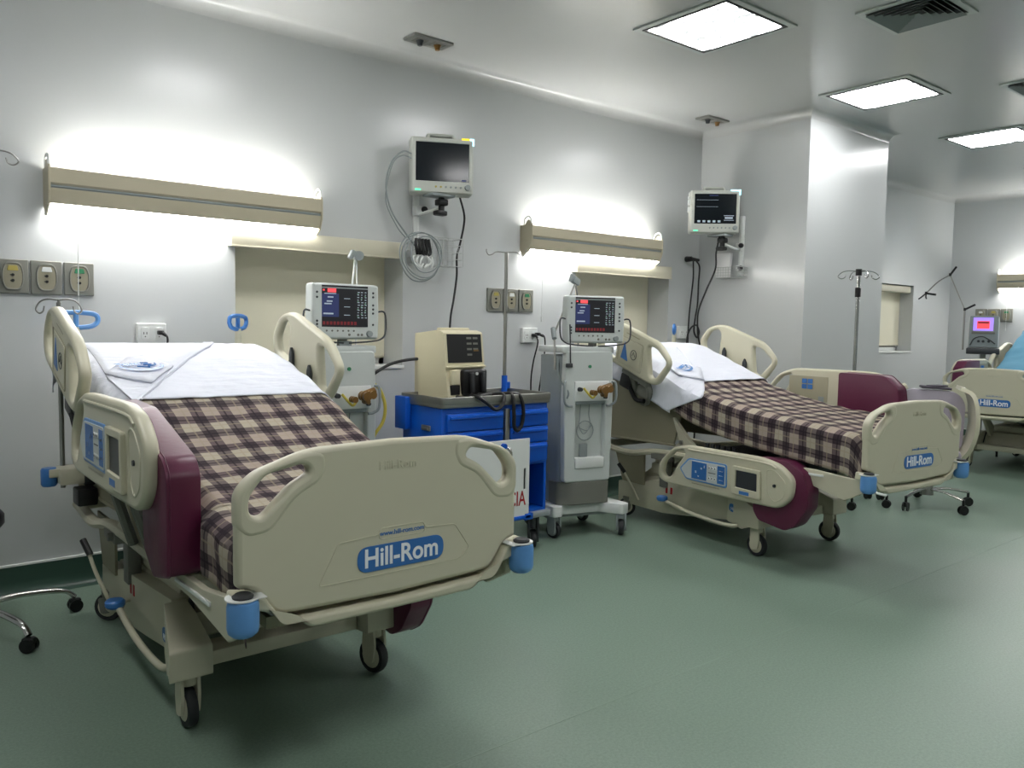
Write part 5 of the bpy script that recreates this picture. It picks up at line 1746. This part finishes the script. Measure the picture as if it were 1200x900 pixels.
bm = NB()                                     # coiled paddle leads spilling over the cart edge
tube(bm, [(.0, -.05, .03), (-.07, -.12, .03), (-.10, -.20, .035), (-.06, -.245, .0), (.02, -.25, -.05), (.09, -.245, -.02), (.12, -.215, .035), (.09, -.12, .03), (.04, -.06, .03)], .0125, 8, 8)
tube(bm, [(-.12, -.04, .02), (-.14, -.13, .02), (-.05, -.17, .03), (.05, -.14, .035), (.16, -.12, .03), (.13, -.06, .03)], .0115, 8, 8)
tube(bm, [(.11, -.05, .03), (.17, -.14, .035), (.19, -.225, .03), (.185, -.25, -.08), (.19, -.25, -.17), (.225, -.25, -.20), (.265, -.25, -.15), (.27, -.25, -.05), (.25, -.225, .03), (.20, -.15, .035), (.14, -.10, .03)], .0125, 8, 8)
obj('paddle_lead', bm, M['black'], t)
bm = NB(); lohi(bm, (-.13, .12, .430), (.13, .16, .46), .01)
obj('carry_handle', bm, M['defib'], t)
cable('black_cable', 'black lead running from the defibrillator back toward the first ventilator', [(2.95, 4.48, 1.28), (2.84, 4.56, 1.27), (2.72, 4.60, 1.24), (2.60, 4.62, 1.17), (2.52, 4.64, 1.10), (2.46, 4.90, .9), (2.45, 4.93, .4), (2.45, 4.94, .02)], .010, M['black'])

# ------------------------------------------------------------------ wheeled stool base at the left edge
t = thing('wheeled_stool', 'chrome five-legged wheeled stool base at the left edge', 'stool', (.395, 4.53, 0))
for k in range(5):
    a = RD(5) + k * 2 * pi / 5
    c, s = cos(a), sin(a)
    bm = NB()
    tube(bm, [(.02 * c, .02 * s, .125), (.20 * c, .20 * s, .138), (.39 * c, .39 * s, .118), (.450 * c, .450 * s, .075)], [.020] * 6 + [.018] * 6 + [.016] * 8, 10, 5, flat=.75)
    lg = obj('stool_leg', bm, M['chrome'], t)
    bm = NB()
    x, y = .450 * c, .450 * s
    ta = a + .9 * k
    for q in (-1, 1):
        cyl(bm, (x - sin(ta) * .006 * q, y + cos(ta) * .006 * q, .032), (x - sin(ta) * .026 * q, y + cos(ta) * .026 * q, .032), .032, seg=16)
    box(bm, (x, y, .050), (.055, .040, .034), (0, 0, ta), .010)
    obj('swivel_caster', bm, M['black'], lg)
bm = NB(); cyl(bm, (0, 0, .07), (0, 0, .50), .026, seg=16); cyl(bm, (0, 0, .09), (0, 0, .16), .05, .035, seg=16)
obj('stool_column', bm, M['chrome'], t)
bm = NB(); lathe(bm, [(0, .50), (.13, .50), (.145, .52), (.145, .56), (.13, .58), (0, .585)], (0, 0, 0), 28)
obj('stool_seat', bm, M['black'], t)

# ------------------------------------------------------------------ rolling chair beyond the second bed
t = thing('rolling_chair', 'wheeled cream shell chair with lilac padding behind the second footboard', 'chair', (7.21, 3.10, .0), RD(-62))
star_base(t, 5, .37, .150, RD(25), M['chrome'], .038, .03)
bm = NB(); cyl(bm, (0, 0, .12), (0, 0, .42), .035, seg=16); cyl(bm, (0, 0, .10), (0, 0, .20), .055, .045, seg=16)
obj('chair_column', bm, M['steel'], t)
for s in (-1, 1):
    bm = NB()
    path = [(s * .22, -.02, .42), (s * .29, -.02, .55), (s * .325, -.01, .72), (s * .315, 0, .90), (s * .28, .01, 1.0), (s * .20, .03, 1.04)]
    P = smooth_path(path, 5)
    prev = None
    for i, p in enumerate(P):
        w = .16 + .10 * sin(pi * i / (len(P) - 1))
        tdir = (P[min(i + 1, len(P) - 1)] - P[max(i - 1, 0)]).normalized()
        nrm = Vector((tdir.z, 0, -tdir.x)) * .016
        ring = [bm.verts.new(p + Vector((0, q * w, 0)) + nrm * o_) for q, o_ in ((-1, -1), (1, -1), (1, 1), (-1, 1))]
        if prev:
            for k in range(4):
                bm.faces.new((prev[k], prev[(k + 1) % 4], ring[(k + 1) % 4], ring[k]))
        else:
            bm.faces.new(ring)
        prev = ring
    bm.faces.new(prev[::-1])
    bmesh.ops.recalc_face_normals(bm, faces=bm.faces)
    obj('arm_shell', bm, M['cream'], t)
bm = NB(); lohi(bm, (-.23, -.22, .42), (.23, .22, .52), .04, 3)
obj('seat_pad', bm, M['lilac'], t)
bm = NB(); prism(bm, rpoly([(-.27, .50), (-.26, .93), (-.18, 1.01), (.20, .995), (.27, .90), (.26, .50)], .06, 5), .08, .22, 'y', .03, 3)
obj('back_pad', bm, M['lilac'], t)
o = obj('folded_cloth', box(box(NB(), (7.34, 3.13, 1.025), (.24, .14, .020), (0, .05, -1.0), .008), (7.35, 3.12, 1.041), (.13, .12, .012), (0, -.04, -.5), .005), M['darkcloth'])
tag(o, 'dark folded cloth lying on top of the lilac chair', 'cloth')

# ------------------------------------------------------------------ small monitor stand by the far bed
t = thing('infant_ventilator', 'small white ventilator with violet screen on a stand by the far bed', 'ventilator', (10.83, 4.08, 0), RD(-70))
sh = slab('device_case', [rpoly([(-.165, 0), (.165, 0), (.165, .385), (-.165, .385)], .02)], .24, .012, M['white'], t, MY, -.15 - 0 + 0)
for me in (sh.data,):
    me.transform(Matrix.Translation((0, 0, 1.33)))
slab('device_face', [rpoly([(-.155, 1.335), (.155, 1.335), (.155, 1.725), (-.155, 1.725)], .02)], .02, .005, M['ventdk'], t, MY, .004)
sc = rects('device_screen', [(-.115, 1.54, .10, 1.70)], M['s_pink'], t, Matrix.Translation((0, -.015, 0)) @ MY, .003)
rects('screen_field', [(-.075, 1.565, .06, 1.66)], M['s_red'], sc, Matrix.Translation((0, -.019, 0)) @ MY, .001)
rects('screen_field', [(-.065, 1.63, .05, 1.65)], M['s_dred'], sc, Matrix.Translation((0, -.0205, 0)) @ MY, .001)
bm = NB(); lohi(bm, (-.13, -.022, 1.50), (.12, -.012, 1.53), .003)
obj('key_strip', bm, M['warmgrey'], t)
bm = NB()
tube(bm, [(-.14, -.02, 1.36), (-.10, -.03, 1.44), (-.02, -.03, 1.47), (.05, -.03, 1.44), (.13, -.025, 1.38)], .008, 6, 5)
for x in (-.05, .0, .06):
    cyl(bm, (x, -.01, 1.41), (x, -.035, 1.41), .018, .016, 12)
obj('breathing_ports', bm, M['darkmetal'], t)
bm = NB(); lohi(bm, (-.18, -.04, 1.25), (.18, .30, 1.325), .01)
obj('stand_shelf', bm, M['darkmetal'], t)
bm = NB(); cyl(bm, (0, .13, .15), (0, .13, 1.26), .035, seg=16)
obj('stand_column', bm, M['vent'], t)
st = t
for k in range(4):
    a = RD(45) + k * pi / 2
    c, s = cos(a), sin(a)
    bm = NB(); tube(bm, [(0, .13, .16), (.30 * c, .13 + .30 * s, .12)], .025, 8, flat=.6)
    lg = obj('base_leg', bm, M['vent'], t)
    bm = NB(); cyl(bm, (.30 * c - .012, .13 + .30 * s, .045), (.30 * c + .012, .13 + .30 * s, .045), .045, seg=14); cyl(bm, (.30 * c, .13 + .30 * s, .06), (.30 * c, .13 + .30 * s, .12), .012, seg=8)
    obj('swivel_caster', bm, M['black'], lg)
# jointed arm, built in the room frame then moved into the stand's own frame
def room_part(name, bm, m, parent):
    Ti = (Matrix.Translation(parent.location) @ Matrix.Rotation(parent.rotation_euler.z, 4, 'Z')).inverted()
    bmesh.ops.transform(bm, matrix=Ti, verts=bm.verts)
    return obj(name, bm, m, parent)
J0, J1, J2, J3 = Vector((10.72, 4.27, 1.30)), Vector((10.72, 4.27, 1.80)), Vector((10.66, 4.44, 2.23)), Vector((10.52, 4.66, 2.00))
bm = NB(); tube(bm, [J0, J1], .012, 8); tube(bm, [J1, J2], .008, 8); tube(bm, [J2, J2.lerp(J3, .5) + Vector((0, 0, .03)), J3], .007, 8, 4)
room_part('hose_arm', bm, M['steel'], t)
for J, d in ((J1, (.0, -.12, .06)), (J2, (0, -.07, .10)), (J3, (0, -.12, -.02))):
    bm = NB(); tube(bm, [J, J + Vector(d) * .6, J + Vector(d)], .013, 8, 3); cyl(bm, J - Vector((0, 0, .015)), J + Vector((0, 0, .02)), .016, seg=8)
    room_part('arm_lever', bm, M['black'], t)
bm = NB()
for q in (-1, 1):
    tube(bm, [J3, J3 + Vector((0, .03 * q + .03, -.05)), J3 + Vector((0, .05 * q + .04, -.07))], .009, 6, 3)
room_part('hose_clip', bm, M['darkmetal'], t)
